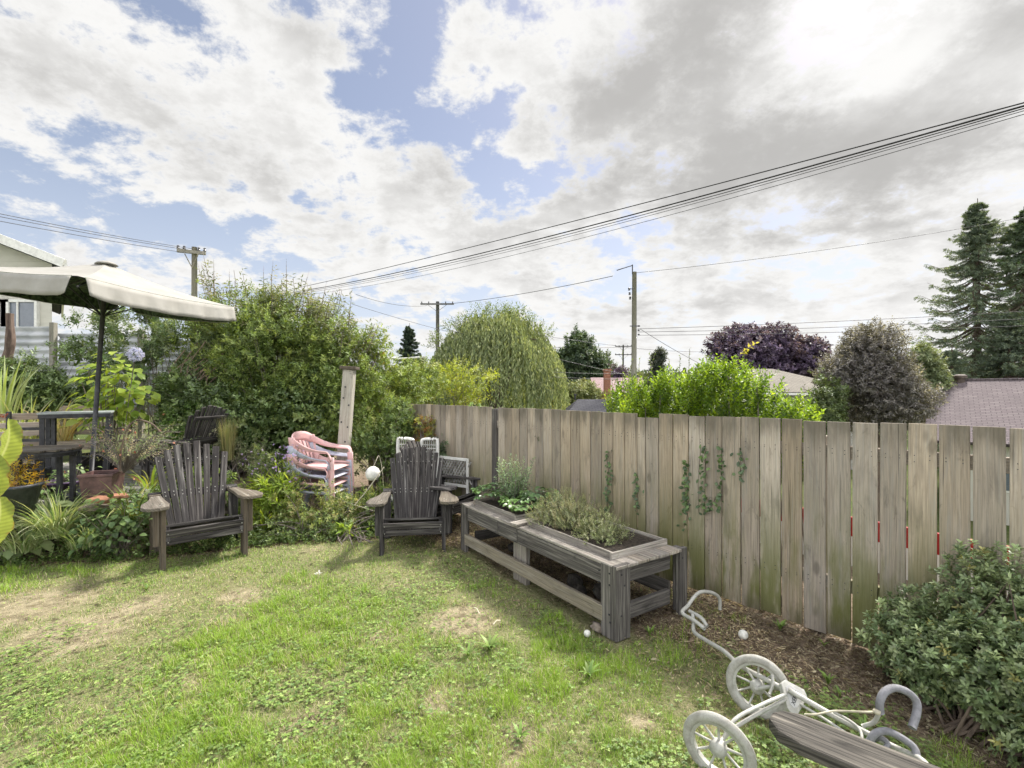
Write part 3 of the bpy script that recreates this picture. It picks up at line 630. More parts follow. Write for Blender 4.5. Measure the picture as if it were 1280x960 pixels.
plant('mint_plant', 'tall pale green herb rising from the far tray against the fence', 'herb', [('foliage', b, LEAF), ('stem', sm, BARKG)], mc)
# ================================================================== small things on the ground
def ball(name, label, cat, c, r_, mat, sq=1.0, dimp=False):
    q = MB(); q.lathe([(max(math.sin(math.pi*i_/14), 0.0001)*r_, -math.cos(math.pi*i_/14)*r_*sq) for i_ in range(15)], 22); o = q.build(name, mat, None, smooth=True); o.location = c; tag(o, label, cat); return o
pb = onz(929, 798); ball('white_ball', 'dirty white ball lying alone on the mulch by the fence', 'ball', (pb.x, pb.y, hz(pb.x, pb.y)+.028), .032, M_BALL)
pb = onz(734, 797); ball('small_white_ball', 'small white ball in the grass against a stone at the planter leg', 'ball', (pb.x, pb.y, .028), .024, M_BALL)
q = MB(); q.lathe([(max(math.sin(math.pi*i_/10), .001)*.046*(1+.2*math.sin(i_*2)), -math.cos(math.pi*i_/10)*.034) for i_ in range(11)], 11)
o = q.build('brown_stone', M_STONE, None, smooth=True, bevel=0); pb = onz(745, 795); o.location = (pb.x+.02, pb.y+.06, .03); o.rotation_euler = (.3, .2, 1.1); tag(o, 'pale brown stone beside a small white ball at the planter leg', 'stone')
# things stored under the planter
M_JUNK = plain('dark_stone', (.07, .062, .055), .9, var=.4, sc_=15)
for k_, (u, v, r_) in enumerate(((.55, .42, .09), (.85, .38, .08), (.70, .30, .06), (1.9, .45, .07))):
    q = MB(); q.lathe([(max(math.sin(math.pi*i_/8), .001)*r_*(1+.15*math.sin(i_*3+k_)), -math.cos(math.pi*i_/8)*r_*.75) for i_ in range(9)], 9)
    o = q.build('dark_stone', M_JUNK, None); o.location = pw(u, v, r_*.6); o.rotation_euler = (k_, .4, k_*2); tag(o, ['largest dark stone under the near half of the planter', 'dark stone under the planter middle, beside the largest one', 'smallest dark stone under the planter', 'lone dark stone under the far end of the planter'][k_], 'stone', 'stones under the planter')
# ================================================================== wheeled cart lying on the lawn
cart = thing('golf_trolley', 'old grey painted two wheeled folding trolley lying on the grass behind the plank', 'trolley', (1.32, 2.35, 0))
def ctube(pts, r, name, mat, n=10, k=5): q = MB(); q.tube(smooth_path(pts, k), r, n); return q.build(name, mat, cart, smooth=True, world=True)
wax = Vector((.66, .75, .0)).normalized()
def wheel(c, rad, ax):
    Mz = Matrix.Translation(c) @ ax.to_track_quat('Z', 'Y').to_matrix().to_4x4(); q = MB(); rt = .0225
    q.lathe([(rad-rt+rt*math.cos(2*math.pi*i_/12), rt*.9*math.sin(2*math.pi*i_/12)) for i_ in range(13)], 40, M=Mz); wo_ = q.build('wheel', M_TYRE, cart, smooth=True, world=True)
    q = MB(); q.lathe([(rad-.05, -.011), (rad-.038, -.015), (rad-.036, .015), (rad-.05, .011), (rad-.05, -.011)], 36, M=Mz); ri = q.build('rim', M_GREYP, wo_, smooth=False, world=True)
    q = MB()
    for i_ in range(9):
        a = i_*2*math.pi/9+.2; q.tube([Mz@Vector((math.cos(a)*.02, math.sin(a)*.02, .012)), Mz@Vector((math.cos(a)*(rad-.042), math.sin(a)*(rad-.042), 0))], [.0065, .0045], 6)
    q.build('spokes', M_GREYP, wo_, smooth=True, world=True)
    q = MB(); q.lathe([(.0001, .034), (.016, .034), (.022, .026), (.034, .018), (.036, -.014), (.022, -.026), (.0001, -.03)], 20, M=Mz); q.build('hub', M_GREYP, wo_, smooth=True, world=True)
w1 = at(898, 935, 2.10); w2 = at(947, 858, 2.53)
wheel(w1, .155, (wax+Vector((-.12, -.12, .08))).normalized()); wheel(w2, .155, (wax+Vector((-.16, 0.0, -.12))).normalized())
br = at(990, 873, 2.33)
ctube([at(862, 764, 3.32), at(876, 772, 3.2), at(884, 783, 3.14)], .012, 'hand_grip', M_GREYP)
ctube([at(900, 762, 3.5), at(899, 748, 3.5), at(890, 741, 3.46), at(876, 740, 3.42), at(867, 747, 3.38), at(860, 757, 3.34), at(853, 764, 3.3), at(856, 769, 3.27), at(867, 775, 3.2), at(881, 786, 3.12)], .0125, 'handle', M_GREYP, k=6)
ctube([at(866, 768, 3.27), at(867, 778, 3.22), at(868, 790, 3.17), at(882, 800, 3.05), at(905, 814, 2.86), at(925, 832, 2.68), at(955, 848, 2.5), at(990, 867, 2.33)], .0125, 'main_tube', M_GREYP, k=6)
ctube([at(985, 862, 2.33), at(1030, 888, 2.24), at(1075, 912, 2.14), at(1118, 934, 2.03), at(1150, 949, 1.93), at(1162, 962, 1.86)], .0125, 'lower_tube', M_GREYP)
ctube([at(1000, 880, 2.3), at(1034, 901, 2.2), at(1078, 930, 2.06)], .0065, 'brace_rod', M_GREYP)
ctube([at(1042, 890, 2.2), at(1065, 903, 2.14), at(1076, 915, 2.1), at(1078, 932, 2.05)], .0065, 'wire_loop', M_GREYP)
for dx_ in (0, 11):
    ctube([at(982, 868+dx_*.55, 2.31), at(950, 882+dx_*.8, 2.24), at(918, 900+dx_*.9, 2.16), w1+wax*.04+Vector((0, 0, dx_*.001))], .0085, 'wheel_arm', M_GREYP)
ctube([at(965, 838+4, 2.45), at(966, 856, 2.42), at(962, 868, 2.4)], .008, 'wheel_arm', M_GREYP); ctube([at(990, 862, 2.36), at(968, 858, 2.44), w2-wax*.03], .010, 'wheel_arm', M_GREYP)
ctube([at(1100, 891, 2.08), at(1100, 877, 2.08), at(1106, 865, 2.09), at(1118, 860, 2.1), at(1134, 865, 2.1), at(1145, 876, 2.09), at(1146, 890, 2.07), at(1140, 910, 2.04)], .0155, 'bag_cradle', M_FOAM, 12)
ctube([at(1078, 908, 2.12), at(1092, 903, 2.1), at(1098, 893, 2.09), at(1100, 888, 2.08)], .009, 'cradle_stem', M_GREYP)
ctube([at(1086, 928, 2.03), at(1094, 917, 2.03), at(1108, 914, 2.03), at(1126, 922, 2.0), at(1142, 934, 1.97), at(1146, 945, 1.95)], .0145, 'bag_cradle', M_FOAM, 12)
ctube([at(1092, 925, 2.06), at(1100, 922, 2.04), at(1110, 930, 2.02), at(1104, 938, 2.0)], .011, 'clamp', M_FOAM)
ctube([at(1096, 890, 2.08), at(1080, 890, 2.1), at(1056, 889, 2.17), at(1040, 889, 2.2), at(1020, 893, 2.2), at(1006, 893, 2.24)], .0045, 'cord', M_ROPE, 6)
q = MB(); q.lathe([(.0001, -.012), (.013, -.006), (.014, .006), (.0001, .012)], 10, c=at(1096, 890, 2.07)); q.build('knot', M_ROPE, cart, smooth=True, world=True)
# triangular bracket with lettering
px = [(978, 856), (1004, 866), (996, 884), (986, 890), (979, 884)]
q = MB(); up = Vector((.1, -.72, .69)).normalized(); ex = (at(1004, 866, 2.30)-at(978, 856, 2.34)); ex = (ex-up*ex.dot(up)).normalized(); ey = up.cross(ex)
Mb = Matrix((( ex.x, ey.x, up.x, br.x), (ex.y, ey.y, up.y, br.y), (ex.z, ey.z, up.z, br.z), (0, 0, 0, 1)))
tri = [(-.062, .035), (-.045, .062), (.045, .062), (.062, .035), (.025, -.062), (.0, -.078), (-.025, -.062)]
q.prism(tri[::-1], -.012, .018, Mb); q.build('bracket', M_GREYP, cart, .003, world=True)
q = MB(); q.prism([(a*.66, c*.66+.004) for a, c in tri][::-1], .0181, .0205, Mb); pl_ = q.build('badge', plain('light_grey_badge', (.42, .42, .41), .4, var=.1), cart, world=True)
tx = bpy.data.curves.new('lettering', 'FONT'); tx.body = 'XERES'; tx.size = .026; tx.extrude = .0006; tx.align_x = 'CENTER'; tx.align_y = 'CENTER'
to = bpy.data.objects.new('lettering_source', tx); COL.objects.link(to); bpy.context.view_layer.update()
dg = bpy.context.evaluated_depsgraph_get(); tme = bpy.data.meshes.new_from_object(to.evaluated_get(dg)); bpy.data.objects.remove(to)
tme.materials.clear(); tme.transform(Mb @ Matrix.Translation((0.004, 0, .0215)) @ Matrix.Rotation(R(78), 4, 'Z')); link('lettering', tme, M_BLACKM, cart, world=True)
# ---- bench plank in the corner
bk = thing('wooden_bench', 'weathered grey plank bench with a rounded end in front of the trolley', 'bench', (1.01, 1.89, 0.02), math.atan2(-.66, .75))
out = [(0.0, -.02), (.0, .03), (.03, .07), (.09, .095), (1.25, .10), (1.25, -.10), (.12, -.095), (.04, -.07)]
q = MB(); q.prism([(c, a) for a, c in out], .36, .41, Matrix.Rotation(R(-90), 4, 'Z')@Matrix.Scale(-1, 4, (1, 0, 0)) if False else Matrix(((0, 1, 0, 0), (1, 0, 0, 0), (0, 0, 1, 0), (0, 0, 0, 1))))
o = q.build('seat', W_SEAT, bk, .011)
o.data.flip_normals() if hasattr(o.data, 'flip_normals') else None
for lx in (.42, 1.05):
    q = MB(); q.box((lx, 0, .18), (.045, .13, .36), None, 2); q.build('leg', W_BEDD, bk, .004)
q = MB(); q.box((.72, 0, .24), (.6, .03, .07), None, 0); q.build('stretcher', W_BEDD, bk, .004)
# ================================================================== evergreen shrub right
def whorls(b, p, d, n, L, W, pal, **kw): b.sprigs(p, d, .028, n, L, W, pal, **kw)
sb = LB(); c0 = Vector((2.35, 2.42, 0))
BL = [(2.34, 2.80, .24, .25, .2, .27), (2.62, 2.60, .47, .28, .25, .40), (2.40, 2.38, .28, .27, .26, .27), (2.74, 2.22, .38, .38, .34, .34), (2.27, 2.58, .22, .19, .2, .22), (2.40, 2.02, .15, .26, .22, .18), (2.95, 2.3, .40, .40, .36, .34)]
p, d = blobpts(BL, 6600, .42, .45); kp = (p[:, 2] > .03) & (fd(p[:, 0], p[:, 1]) < -.06); p, d = p[kp], d[kp]
sb.sprigs(p, d*.8+np.array((0, -.05, .75))+rng.normal(0, .3, p.shape),   .030, 9, .038, .0175, [(.19, .25, .11, 3), (.13, .185, .08, 3), (.25, .31, .14, 2), (.32, .38, .19, 1), (.34, .33, .12, .25)], 60, 'oval', jit=.4, fold=.3, droop=.25, taper=.25)
sm = MB()
for i_ in range(90):
    e = Vector(p[rng.integers(len(p))]); bs = c0+Vector((random.gauss(0, .12), random.gauss(0, .12), 0)); sm.tube([bs, bs+(e-bs)*.5+Vector((0, 0, .05)), e], [.009, .006, .002], 5)
plant('evergreen_shrub', 'glossy dark green evergreen shrub in front of the fence in the corner', 'shrub', [('foliage', sb, GLOSSY), ('stem', sm, BARK)], c0)
# weeds by the fence foot
k_ = 0
for (px, py, sz, nl_, lab) in [(975, 778, .10, 16, 'small fern like weed at the foot of the fence above the white ball'), (1030, 800, .07, 9, 'tiny weed sprig at the fence foot left of the shrub'), (1035, 850, .09, 14, 'low green weed on the mulch beside the trolley plate'), (812, 785, .09, 10, 'green weed growing under the end rail of the planter'), (1083, 915, .10, 9, 'leafy weed between the two grey foam loops'), (1050, 866, .06, 8, 'small weed on the bare soil above the grey foam loop')]:
    g_ = onz(px, py+8); b = LB(); a = rng.random(nl_)*6.28; bz = np.tile((g_.x, g_.y, hz(g_.x, g_.y)), (nl_, 1)); b.straps(bz, a, rng.uniform(.6, 1.1, nl_)*sz, sz*.22, .25, 1.5, pick([(.14, .23, .05), (.2, .3, .07)], nl_), 4)
    o = b.build('weed', LEAF, None, world=False); tag(o, lab, 'weed')
for j, (px, py, sz, nl_, lab) in enumerate([(612, 815, .13, 15, 'largest dandelion rosette on the lawn beside the planter'), (736, 850, .11, 12, 'dandelion rosette on the lawn below the planter corner'), (585, 822, .10, 7, 'broad leaved weed rosette just left of the largest dandelion'), (650, 925, .09, 11, 'small rosette weed at the bottom of the lawn'), (575, 812, .05, 5, 'greyish weed in the bright grass beside the bare patch'), (183, 688+52, .08, 6, 'weed seedling in the dry grass below the left chair')]):
    g_ = onz(px, py); b = LB(); a = rng.random(nl_)*6.28; bz = np.tile((g_.x, g_.y, hz(g_.x, g_.y)+.005), (nl_, 1)); b.straps(bz, a, rng.uniform(.6, 1.1, nl_)*sz, sz*.24, .5, 1.7, pick([(.17, .27, .06), (.14, .23, .06), (.22, .31, .08)], nl_), 5)
    tag(b.build('rosette_weed', LEAF, None, world=False), lab, 'weed')
g_ = onz(398, 722); b = LB(); n = 7; b.leaves(np.tile((g_.x, g_.y, .04), (n, 1))+rng.normal(0, .012, (n, 3)), rng.normal(size=(n, 3)), rng.normal(size=(n, 3)), .035, .02, (.72, .70, .66)); tag(b.build('white_feather', PETAL, None, world=False), 'white feather lying on the lawn between the two black chairs', 'feather')
# straw twig pieces
for j, (px, py, L_, a_, lab) in enumerate([(596, 768, .12, 2.0, 'pale dry twig on the bare patch of lawn left of the planter'), (621, 783, .08, .9, 'short pale dry leaf on the lawn near the planter lower rail')]):
    g_ = onz(px, py); q = MB(); q.tube([(g_.x-L_/2*math.cos(a_), g_.y-L_/2*math.sin(a_), .03), (g_.x, g_.y, .045), (g_.x+L_/2*math.cos(a_), g_.y+L_/2*math.sin(a_), .025)], .004, 5); tag(q.build('dry_twig', M_ROPE, None), lab, 'twig')
# ================================================================== ivy on fence
b = LB(); sm = MB()
for (px, y0, y1, n_, spr) in [(762, 562, 640, 60, .02), (798, 590, 640, 22, .015), (800, 610, 612, 5, .03), (860, 575, 640, 40, .014), (881, 555, 640, 50, .02), (903, 560, 625, 30, .012), (926, 560, 600, 16, .02), (858, 600, 660, 26, .022), (893, 620, 640, 20, .04), (672, 545, 550, 4, .03)]:
    s_ = s_of(px); dep = F0[1]+FD[1]*s_; pts = []
    for i_ in range(n_):
        py = y0+(y1-y0)*i_/max(n_-1, 1); ss = s_+random.gauss(0, spr); Yd = F0[1]+FD[1]*ss; pts.append(tuple(fpt(ss, -.02-.012*random.random(), H-(py-HZ)/F*Yd)))
    n = len(pts); sm.tube(smooth_path([pts[0], pts[n//2], pts[-1]], 3), .002, 4)
    P_ = np.array(pts); dd = np.tile(-FN, (n, 1)); dd = np.concatenate([dd*.4+rng.normal(0, .5, (n, 2)), rng.uniform(-.8, .3, (n, 1))], 1)
    b.leaves(P_, dd, np.concatenate([np.tile(-FN, (n, 1)), np.full((n, 1), .3)], 1), rng.uniform(.026, .05, n), rng.uniform(.018, .034, n), pick([(.08, .13, .05), (.12, .19, .06), (.06, .10, .04)], n), 'oval')
plant('ivy', 'thin ivy sprigs creeping through the gaps of the fence boards', 'ivy', [('foliage', b, GLOSSY), ('stem', sm, BARK)], fpt(s_of(860), -.03, .1))
# ================================================================== patio on the raised bed
pt = MB(); pt.prism([(-8.5, 5.32), (-4.25, 5.32), (-4.05, 5.9), (-4.1, 8.2), (-8.5, 8.2)], .38, .475); o = pt.build('patio', M_CONC, None, bevel=.01); tag(o, kind='structure')
PZ = .475
def flat(px, py, z): Y_ = F*(H-z)/(py-HZ); return Vector(((px-640)/F*Y_, Y_, z))
# stool
sc0 = at(50, 559, 5.15); st = thing('round_stool', 'stool with round slatted wooden seat and black square legs on the patio', 'stool', (sc0.x, sc0.y, PZ), .2)
q = MB()
for i_ in range(7):
    v = -.27+i_*.09; hw = math.sqrt(max(.335**2-v*v, .01)); q.box((0, v, .60), (2*hw, .083, .022), None, 0)
q.build('seat', W_ARM, st, .004)
q = MB(); q.lathe([(.325, .565), (.335, .565), (.335, .585), (.325, .585), (.325, .565)], 36); q.lathe([(.285, .53), (.30, .53), (.30, .585), (.285, .585), (.285, .53)], 36); q.build('rim', M_BLACKM, st)
for (a, c) in ((.24, .1), (-.02, -.26), (-.24, .0), (.02, .26)):
    q = MB(); q.box((a, c, .28), (.042, .042, .56), None, 2); q.build('leg', M_BLACKM, st, .003)
# dark chair post behind the stool
dc = at(52, 553, 5.75); t = thing('black_metal_chair', 'black metal chair half hidden behind the round stool', 'chair', (dc.x-.22, dc.y+.1, PZ), .15)
for (a, c, z1) in ((.24, -.0, .97), (-.24, 0, .97), (.24, .42, .44), (-.24, .42, .44)): q = MB(); q.box((a, c, z1/2), (.045, .03, z1), None, 2); q.build('leg' if z1 < .5 else 'back_post', M_BLACKM, t, .003)
q = MB(); q.box((0, .2, .45), (.5, .46, .03)); q.build('seat', M_BLACKM, t, .005)
q = MB(); [q.box((0, -.0, z_), (.46, .015, .035), None, 0) for z_ in (.62, .76)]; q.build('backrest', M_BLACKM, t, .002)
# rectangular table with pale top
M_TT = plain('pale_grey_table_top', (.33, .36, .35), .4, var=.15)
tt = thing('patio_table', 'dark framed rectangular table with pale grey top beside the parasol pole', 'table', (-5.30, 5.90, PZ), R(36))
q = MB(); q.box((0, 0, .955), (.66, .46, .022)); q.build('tabletop', M_TT, tt, .004)
q = MB(); q.box((0, -.215, .925), (.64, .03, .05), None, 0); q.box((0, .215, .925), (.64, .03, .05), None, 0); q.box((-.305, 0, .925), (.03, .40, .05), None, 1); q.box((.305, 0, .925), (.03, .40, .05), None, 1); q.build('apron', M_BLACKM, tt, .003)
for a in (-.29, .25):
    for c in (-.19, .19): q = MB(); q.beam((a, c, .0), (a+(.05 if a > 0 else -.0), c, .9), .045, .045, (0, 1, 0)); q.build('leg', M_BLACKM, tt, .003)
# two wooden benches behind
def gbench(label, loc, rz, wd, sc_=1.0, gr='wooden benches around the patio table'):
    t = thing('garden_bench', label, 'bench', loc, rz, gr); t.scale = (sc_,)*3
    for s in (-1, 1):
        q = MB(); q.box((s*wd/2, .0, .30), (.055, .055, .60), None, 2); q.build('leg', W_BENCH, t, .004)
        q = MB(); q.beam((s*wd/2, .46, .0), (s*wd/2, .54, .92), .055, .055, (0, 1, 0)); q.build('leg', W_BENCH, t, .004)
        q = MB(); q.box((s*wd/2, .25, .62), (.06, .58, .03), None, 1); q.build('armrest', W_BENCH, t, .004)
    q = MB(); [q.box((0, .03+i_*.085, .43), (wd, .07, .022), None, 0) for i_ in range(6)]; q.box((0, .0, .385), (wd, .025, .07), None, 0); q.build('seat', W_BENCH, t, .003)
    q = MB(); [q.box((0, .49+.012*i_, .55+i_*.115), (wd-.04, .02, .07 if i_ < 3 else .09), None, 0) for i_ in range(4)]; q.build('backrest', W_BENCH, t, .003)
    return t
gbench('wooden slatted bench facing the camera behind the patio table', (-6.45, 7.0, PZ), R(2), 1.05, 1.05)
gbench('wooden bench turned at an angle at the left end of the patio table', (-6.3, 5.9, PZ), R(48), .95, .98)
# parasol
PA, PB_, PC, PD = Vector((-4.70+1.32*.515, 5.6-1.32*.857, 2.76)), Vector((-4.70+1.32*.857, 5.6+1.32*.515, 2.775)), Vector((-4.70-1.32*.857, 5.6-1.32*.515, 3.0)), Vector((-4.70-1.32*.515, 5.6+1.32*.857, 2.99))
PK = Vector((-4.70, 5.6, 3.175)); base = Vector((-4.895, 5.6, PZ))
ub = thing('parasol', 'tilted square cream parasol with hanging valance above the patio', 'parasol', base)
M_CAN = plain('cream_canvas', (.29, .28, .255), .85, var=.06, sc_=3, col2=(.255, .245, .22), bumps=.2); m_, nt_ = newmat('painted_underside_shade'); N = NT(nt_)
ps = N.n('ShaderNodeNewGeometry').outputs['Position']; N.out(N.prin(N.mix(N.mapr(N.noise(ps, 22, 5), .4, .62), (.02, .032, .02), (.08, .12, .06)), .8).outputs[0]); M_UNDERSHADE = m_  # shade under the cream canvas, painted as mottled dark green
def canopy_mesh(dz, name, mat, par):
    q = MB(); cs = [PA, PB_, PD, PC]
    for i_ in range(4):
        a, c = cs[i_], cs[(i_+1) % 4]; n1_, n2_ = 10, 12; k0 = len(q.v)
        for r_ in range(n1_+1):
            t_ = r_/n1_
            for s__ in range(n2_+1):
                u = s__/n2_; e = a.lerp(c, u); p = PK.lerp(e, t_); p.z -= .035*math.sin(math.pi*u)*t_*t_+.05*math.sin(math.pi*t_)-.0; p.z += dz
                q.v.append(tuple(p))
        for r_ in range(n1_):
            for s__ in range(n2_):
                v0 = k0+r_*(n2_+1)+s__; q.f.append([v0, v0+n2_+1, v0+n2_+2, v0+1]); q.uv += [(0, 0)]*4
    return q.build(name, mat, par, smooth=True, world=True)
cn = canopy_mesh(0, 'canopy', M_CAN, ub); canopy_mesh(-.012, 'underside_shade_sheet', M_UNDERSHADE, ub)  # second sheet just below the canopy carries the painted shade
cs = [PA, PB_, PD, PC]; 
for i_ in range(4):
    a, c = cs[i_], cs[(i_+1) % 4]; q = MB(); outn = ((a+c)/2-PK); outn.z = 0; outn.normalize(); n2_ = 40; g0 = .035
    for s__ in range(n2_+1):
        u = g0+(1-2*g0)*s__/n2_; e = a.lerp(c, u); e.z -= .035*math.sin(math.pi*u)
        for r_ in range(5):
            t_ = r_/4; wv = .012*math.sin(u*31+i_)*t_+.008*math.sin(u*67)*t_; fl = .0 
            edge = (1-min(u-g0, 1-g0-u)/.07) if min(u-g0, 1-g0-u) < .07 else 0
            q.v.append(tuple(e+outn*(.012+.035*t_+wv)+(c-a).normalized()*(0)+Vector((0, 0, -.195*t_*(1-.12*edge)+.004*math.sin(u*23)*t_))))
    for s__ in range(n2_):
        for r_ in range(4): v0 = s__*5+r_; q.f.append([v0, v0+1, v0+6, v0+5]); q.uv += [(0, 0)]*4
    o = q.build('valance', M_CAN, ub, smooth=True, world=True); qi = MB(); qi.v = [tuple(Vector(v)-outn*.012+Vector((0, 0, .006))) for v in q.v]; qi.f = list(q.f); qi.uv = list(q.uv); qi.build('valance_shade_sheet', M_UNDERSHADE, o, smooth=True, world=True); md = o.modifiers.new('th', 'SOLIDIFY'); md.thickness = .004  # inner sheet repeats the painted shade behind each valance
q = MB(); q.lathe([(.0001, .035), (.04, .03), (.09, .01), (.11, -.01), (.0001, -.01)], 24, c=tuple(PK+Vector((0, 0, -.01)))); q.build('vent_cap', M_CAN, ub, smooth=True, world=True)
q = MB(); q.tube([base, PK], .024, 12); q.build('pole', M_BLACKM, ub, smooth=True, world=True)
pdn = (base-PK).normalized(); hub = PK+pdn*.62
for c in cs+[(cs[i_]+cs[(i_+1) % 4])/2 for i_ in range(4)]:
    q = MB(); q.tube([PK+Vector((0, 0, -.11)), c+Vector((0, 0, -.10))], .009, 6); rb = q.build('rib', M_BLACKM, ub, world=True)
    q = MB(); q.tube([hub, (PK.lerp(c, .5))+Vector((0, 0, -.14))], .007, 6); q.build('strut', M_BLACKM, rb, world=True)
q = MB(); q.lathe([(.20, 0), (.25, .02), (.24, .07), (.05, .09), (.04, .2), (.0001, .2)], 20, c=tuple(base)); q.build('base', M_BLACKM, ub, smooth=True, world=True)
# pots
def pot(name, label, c, r0, r1, h_, mat, n=24, rz=0, rim=.012, cat='plant pot'):
    t = thing(name, label, cat, c, rz); q = MB(); q.lathe([(.0001, 0), (r0, 0), (r1, h_-.03), (r1+rim, h_-.03), (r1+rim, h_), (r1-.012, h_), (r1-.015, h_-.05)], n); q.build('vessel', mat, t, .004 if n < 8 else 0, smooth=n > 8)
    q = MB(); q.lathe([(.0001, h_-.045), (r1-.014, h_-.045)], n); q.build('soil', M_SOIL, t); return t
p1_ = at(14, 632, 4.75); pot('dark_plant_pot', 'dark grey round pot holding the yellow leaved plant at the frame edge', (p1_.x, p1_.y, .42), .15, .225, .36, M_DARKP)
p2_ = at(122, 600, 5.25); pot('square_planter_pot', 'square maroon glazed pot at the patio corner under the dry plant', (p2_.x-.03, p2_.y+.1, PZ-.04), .17, .215, .36, M_MAROON, 4, R(62))
p3_ = at(76, 600, 5.7); pot('purple_plant_pot', 'low purple pot on the patio behind the stool legs', (p3_.x, p3_.y, PZ), .15, .19, .16, plain('purple_plastic', (.10, .06, .13), .45))
p4_ = at(40, 595, 5.9); pot('grey_plant_pot', 'round dark grey pot behind the stool beneath the chair', (p4_.x, p4_.y, PZ), .20, .26, .30, M_DARKP)
p5_ = at(108, 560, 6.4); pot('black_plant_pot', 'black pot in the shade under the right end of the patio table', (p5_.x-.1, p5_.y+.3, PZ), .2, .24, .35, M_BLACKM)
# flat stones and broken terracotta at the patio edge
for k_, (px, py, a, c, mt, lab) in enumerate([(130, 626, .26, .12, M_TERRA, 'broken terracotta slab at the patio edge below the maroon pot'), (120, 636, .26, .12, M_STONE, 'flat brown stone under the terracotta slab'), (150, 622, .16, .08, M_TERRA, 'small terracotta shard on the patio edge behind the chair arm')]):
    g_ = at(px, py, 4.95); q = MB(); q.prism([(-a/2, -c/2), (a*.3, -c*.6), (a/2, 0), (a*.25, c/2), (-a*.4, c*.45)], 0, .035); o = q.build(('terracotta_slab', 'flat_stone', 'terracotta_shard')[k_], mt, None, .006); o.location = (g_.x, g_.y, max(g_.z, hz(g_.x, g_.y)+.004)); o.rotation_euler = (R(9), R(3), .2*k_); tag(o, lab, 'stone')
# ---- stacked plastic armchairs
def plastic_chair(label, loc, rz, mat, tilt):
    t = thing('plastic_armchair', label, 'chair', loc, rz, 'plastic armchairs stacked by the post'); t.rotation_euler = (0, tilt, rz)
    # local: faces +x, width along y
    def sheet(fn, nu, nv, name, th=.006):
        q = MB()
        for i_ in range(nu+1):
            for j in range(nv+1): q.v.append(tuple(fn(i_/nu, j/nv)))
        for i_ in range(nu):
            for j in range(nv): v0 = i_*(nv+1)+j; q.f.append([v0, v0+nv+1, v0+nv+2, v0+1]); q.uv += [(0, 0)]*4
        o = q.build(name, mat, t, smooth=True); md = o.modifiers.new('th', 'SOLIDIFY'); md.thickness = th; md.offset = 0; return o
    sheet(lambda u, v: Vector((-.20+.44*u, (v-.5)*(.42+.04*u), .42-.02*math.sin(math.pi*u)+(-.03*max(0, u-.85)/.15))), 10, 8, 'seat')
    def bk_(u, v):     # wrap-around back to arms: u along from left arm front round the back to right arm front
        return None
    for i_ in range(6):                                            # back slats
        y0 = (i_-2.5)*.068
        sheet(lambda u, v, y0=y0: Vector((-.20-.13*u-.05*math.cos(y0*4), y0*(1+.12*u)+(v-.5)*.056, .43+.32*u)), 6, 2, 'back_slat')
    def band(u, v):                                               # top rail, falling into the arms, then down to the front legs
        a = (u-.5)*2; s = 1 if a > 0 else -1; b_ = abs(a)
        if b_ < .42: q_ = b_/.42; x_ = -.37+.05*q_**2; y_ = s*.235*q_; zt = .835-.05*q_**3; wd = .12
        elif b_ < .85: q_ = (b_-.42)/.43; x_ = -.32+.50*q_; y_ = s*(.235+.06*math.sin(q_*math.pi/2)); zt = .785-.15*(1-(1-q_)**2.2); wd = .10-.03*q_
        else: q_ = (b_-.85)/.15; x_ = .18+.05*math.sin(q_*1.57); y_ = s*.295; zt = .635-.10*q_**1.5; wd = .06+.03*q_
        tl = max(0, min(1, (b_-.42)/.3)); return Vector((x_, y_+s*(v-.5)*.055*tl, zt-(1-v)*wd*(1-.55*tl)))
    sheet(band, 60, 3, 'back_and_arm_rail', .012)
    for s in (-1, 1):
        sheet(lambda u, v, s=s: Vector((.225+.035*(1-u)+.02*0, s*(.285-.015*u)+s*(v-.5)*.0, .56*u))+Vector(((v-.5)*.07, 0, 0)), 6, 2, 'leg', .02)
        sheet(lambda u, v, s=s: Vector((-.34+.12*u-.03*(1-u), s*(.27-.05*u), .55*u))+Vector(((v-.5)*.085, 0, 0)), 6, 2, 'leg', .02)
        sheet(lambda u, v, s=s: Vector((-.24+.47*u, s*(.235+.03*u), .42+(v-.5)*.03)), 6, 1, 'side_rail', .012)
        sheet(lambda u, v, s=s: Vector((-.26-.06*u, s*.245, .42+.36*u))+Vector(((v-.5)*.08, 0, 0)), 6, 2, 'back_post', .012)
    return t
for k_, (mt, lab) in enumerate([(M_LAV, 'faded lavender plastic armchair at the bottom of the stack'), (M_PINK, 'faded pink plastic armchair second from the bottom of the stack'), (M_LAV, 'faded lavender plastic armchair second from the top of the stack'), (M_PINK, 'faded pink plastic armchair on top of the stack by the pale post')]):
    plastic_chair(lab, (-2.50+.012*k_, 6.3, .0+.105*k_), R(-6), mt, R(2))
# post
pp = MB(); pt0, pt1 = at(427, 600, 6.75), at(437, 462, 6.75); pt0.z = -.02; pt0.x = -2.41
ps_ = thing('wooden_post', 'pale weathered leaning post with a flat cap behind the plastic chairs', 'post', (pt0.x, pt0.y, 0))
pp.beam(pt0, pt1, .15, .13, (0, 1, 0)); pp.build('shaft', W_POST, ps_, .008, world=True)
q = MB(); dv = (pt1-pt0).normalized(); q.beam(pt1, pt1+dv*.045, .225, .20, (0, 1, 0)); q.build('cap', W_LEG, ps_, .008, world=True)
q = MB()
for (a, z_) in ((-.035, 1.60), (.045, 1.50), (-.04, 1.27), (.03, 1.0), (-.02, 1.75), (.05, 1.2)): q.lathe([(.0001, 0), (.012, 0), (.012, .004), (.0001, .004)], 10, M=Matrix.Translation(pt0.lerp(pt1, z_/pt1.z)+Vector((a, -.067, 0)))@Matrix.Rotation(R(90), 4, 'X'))
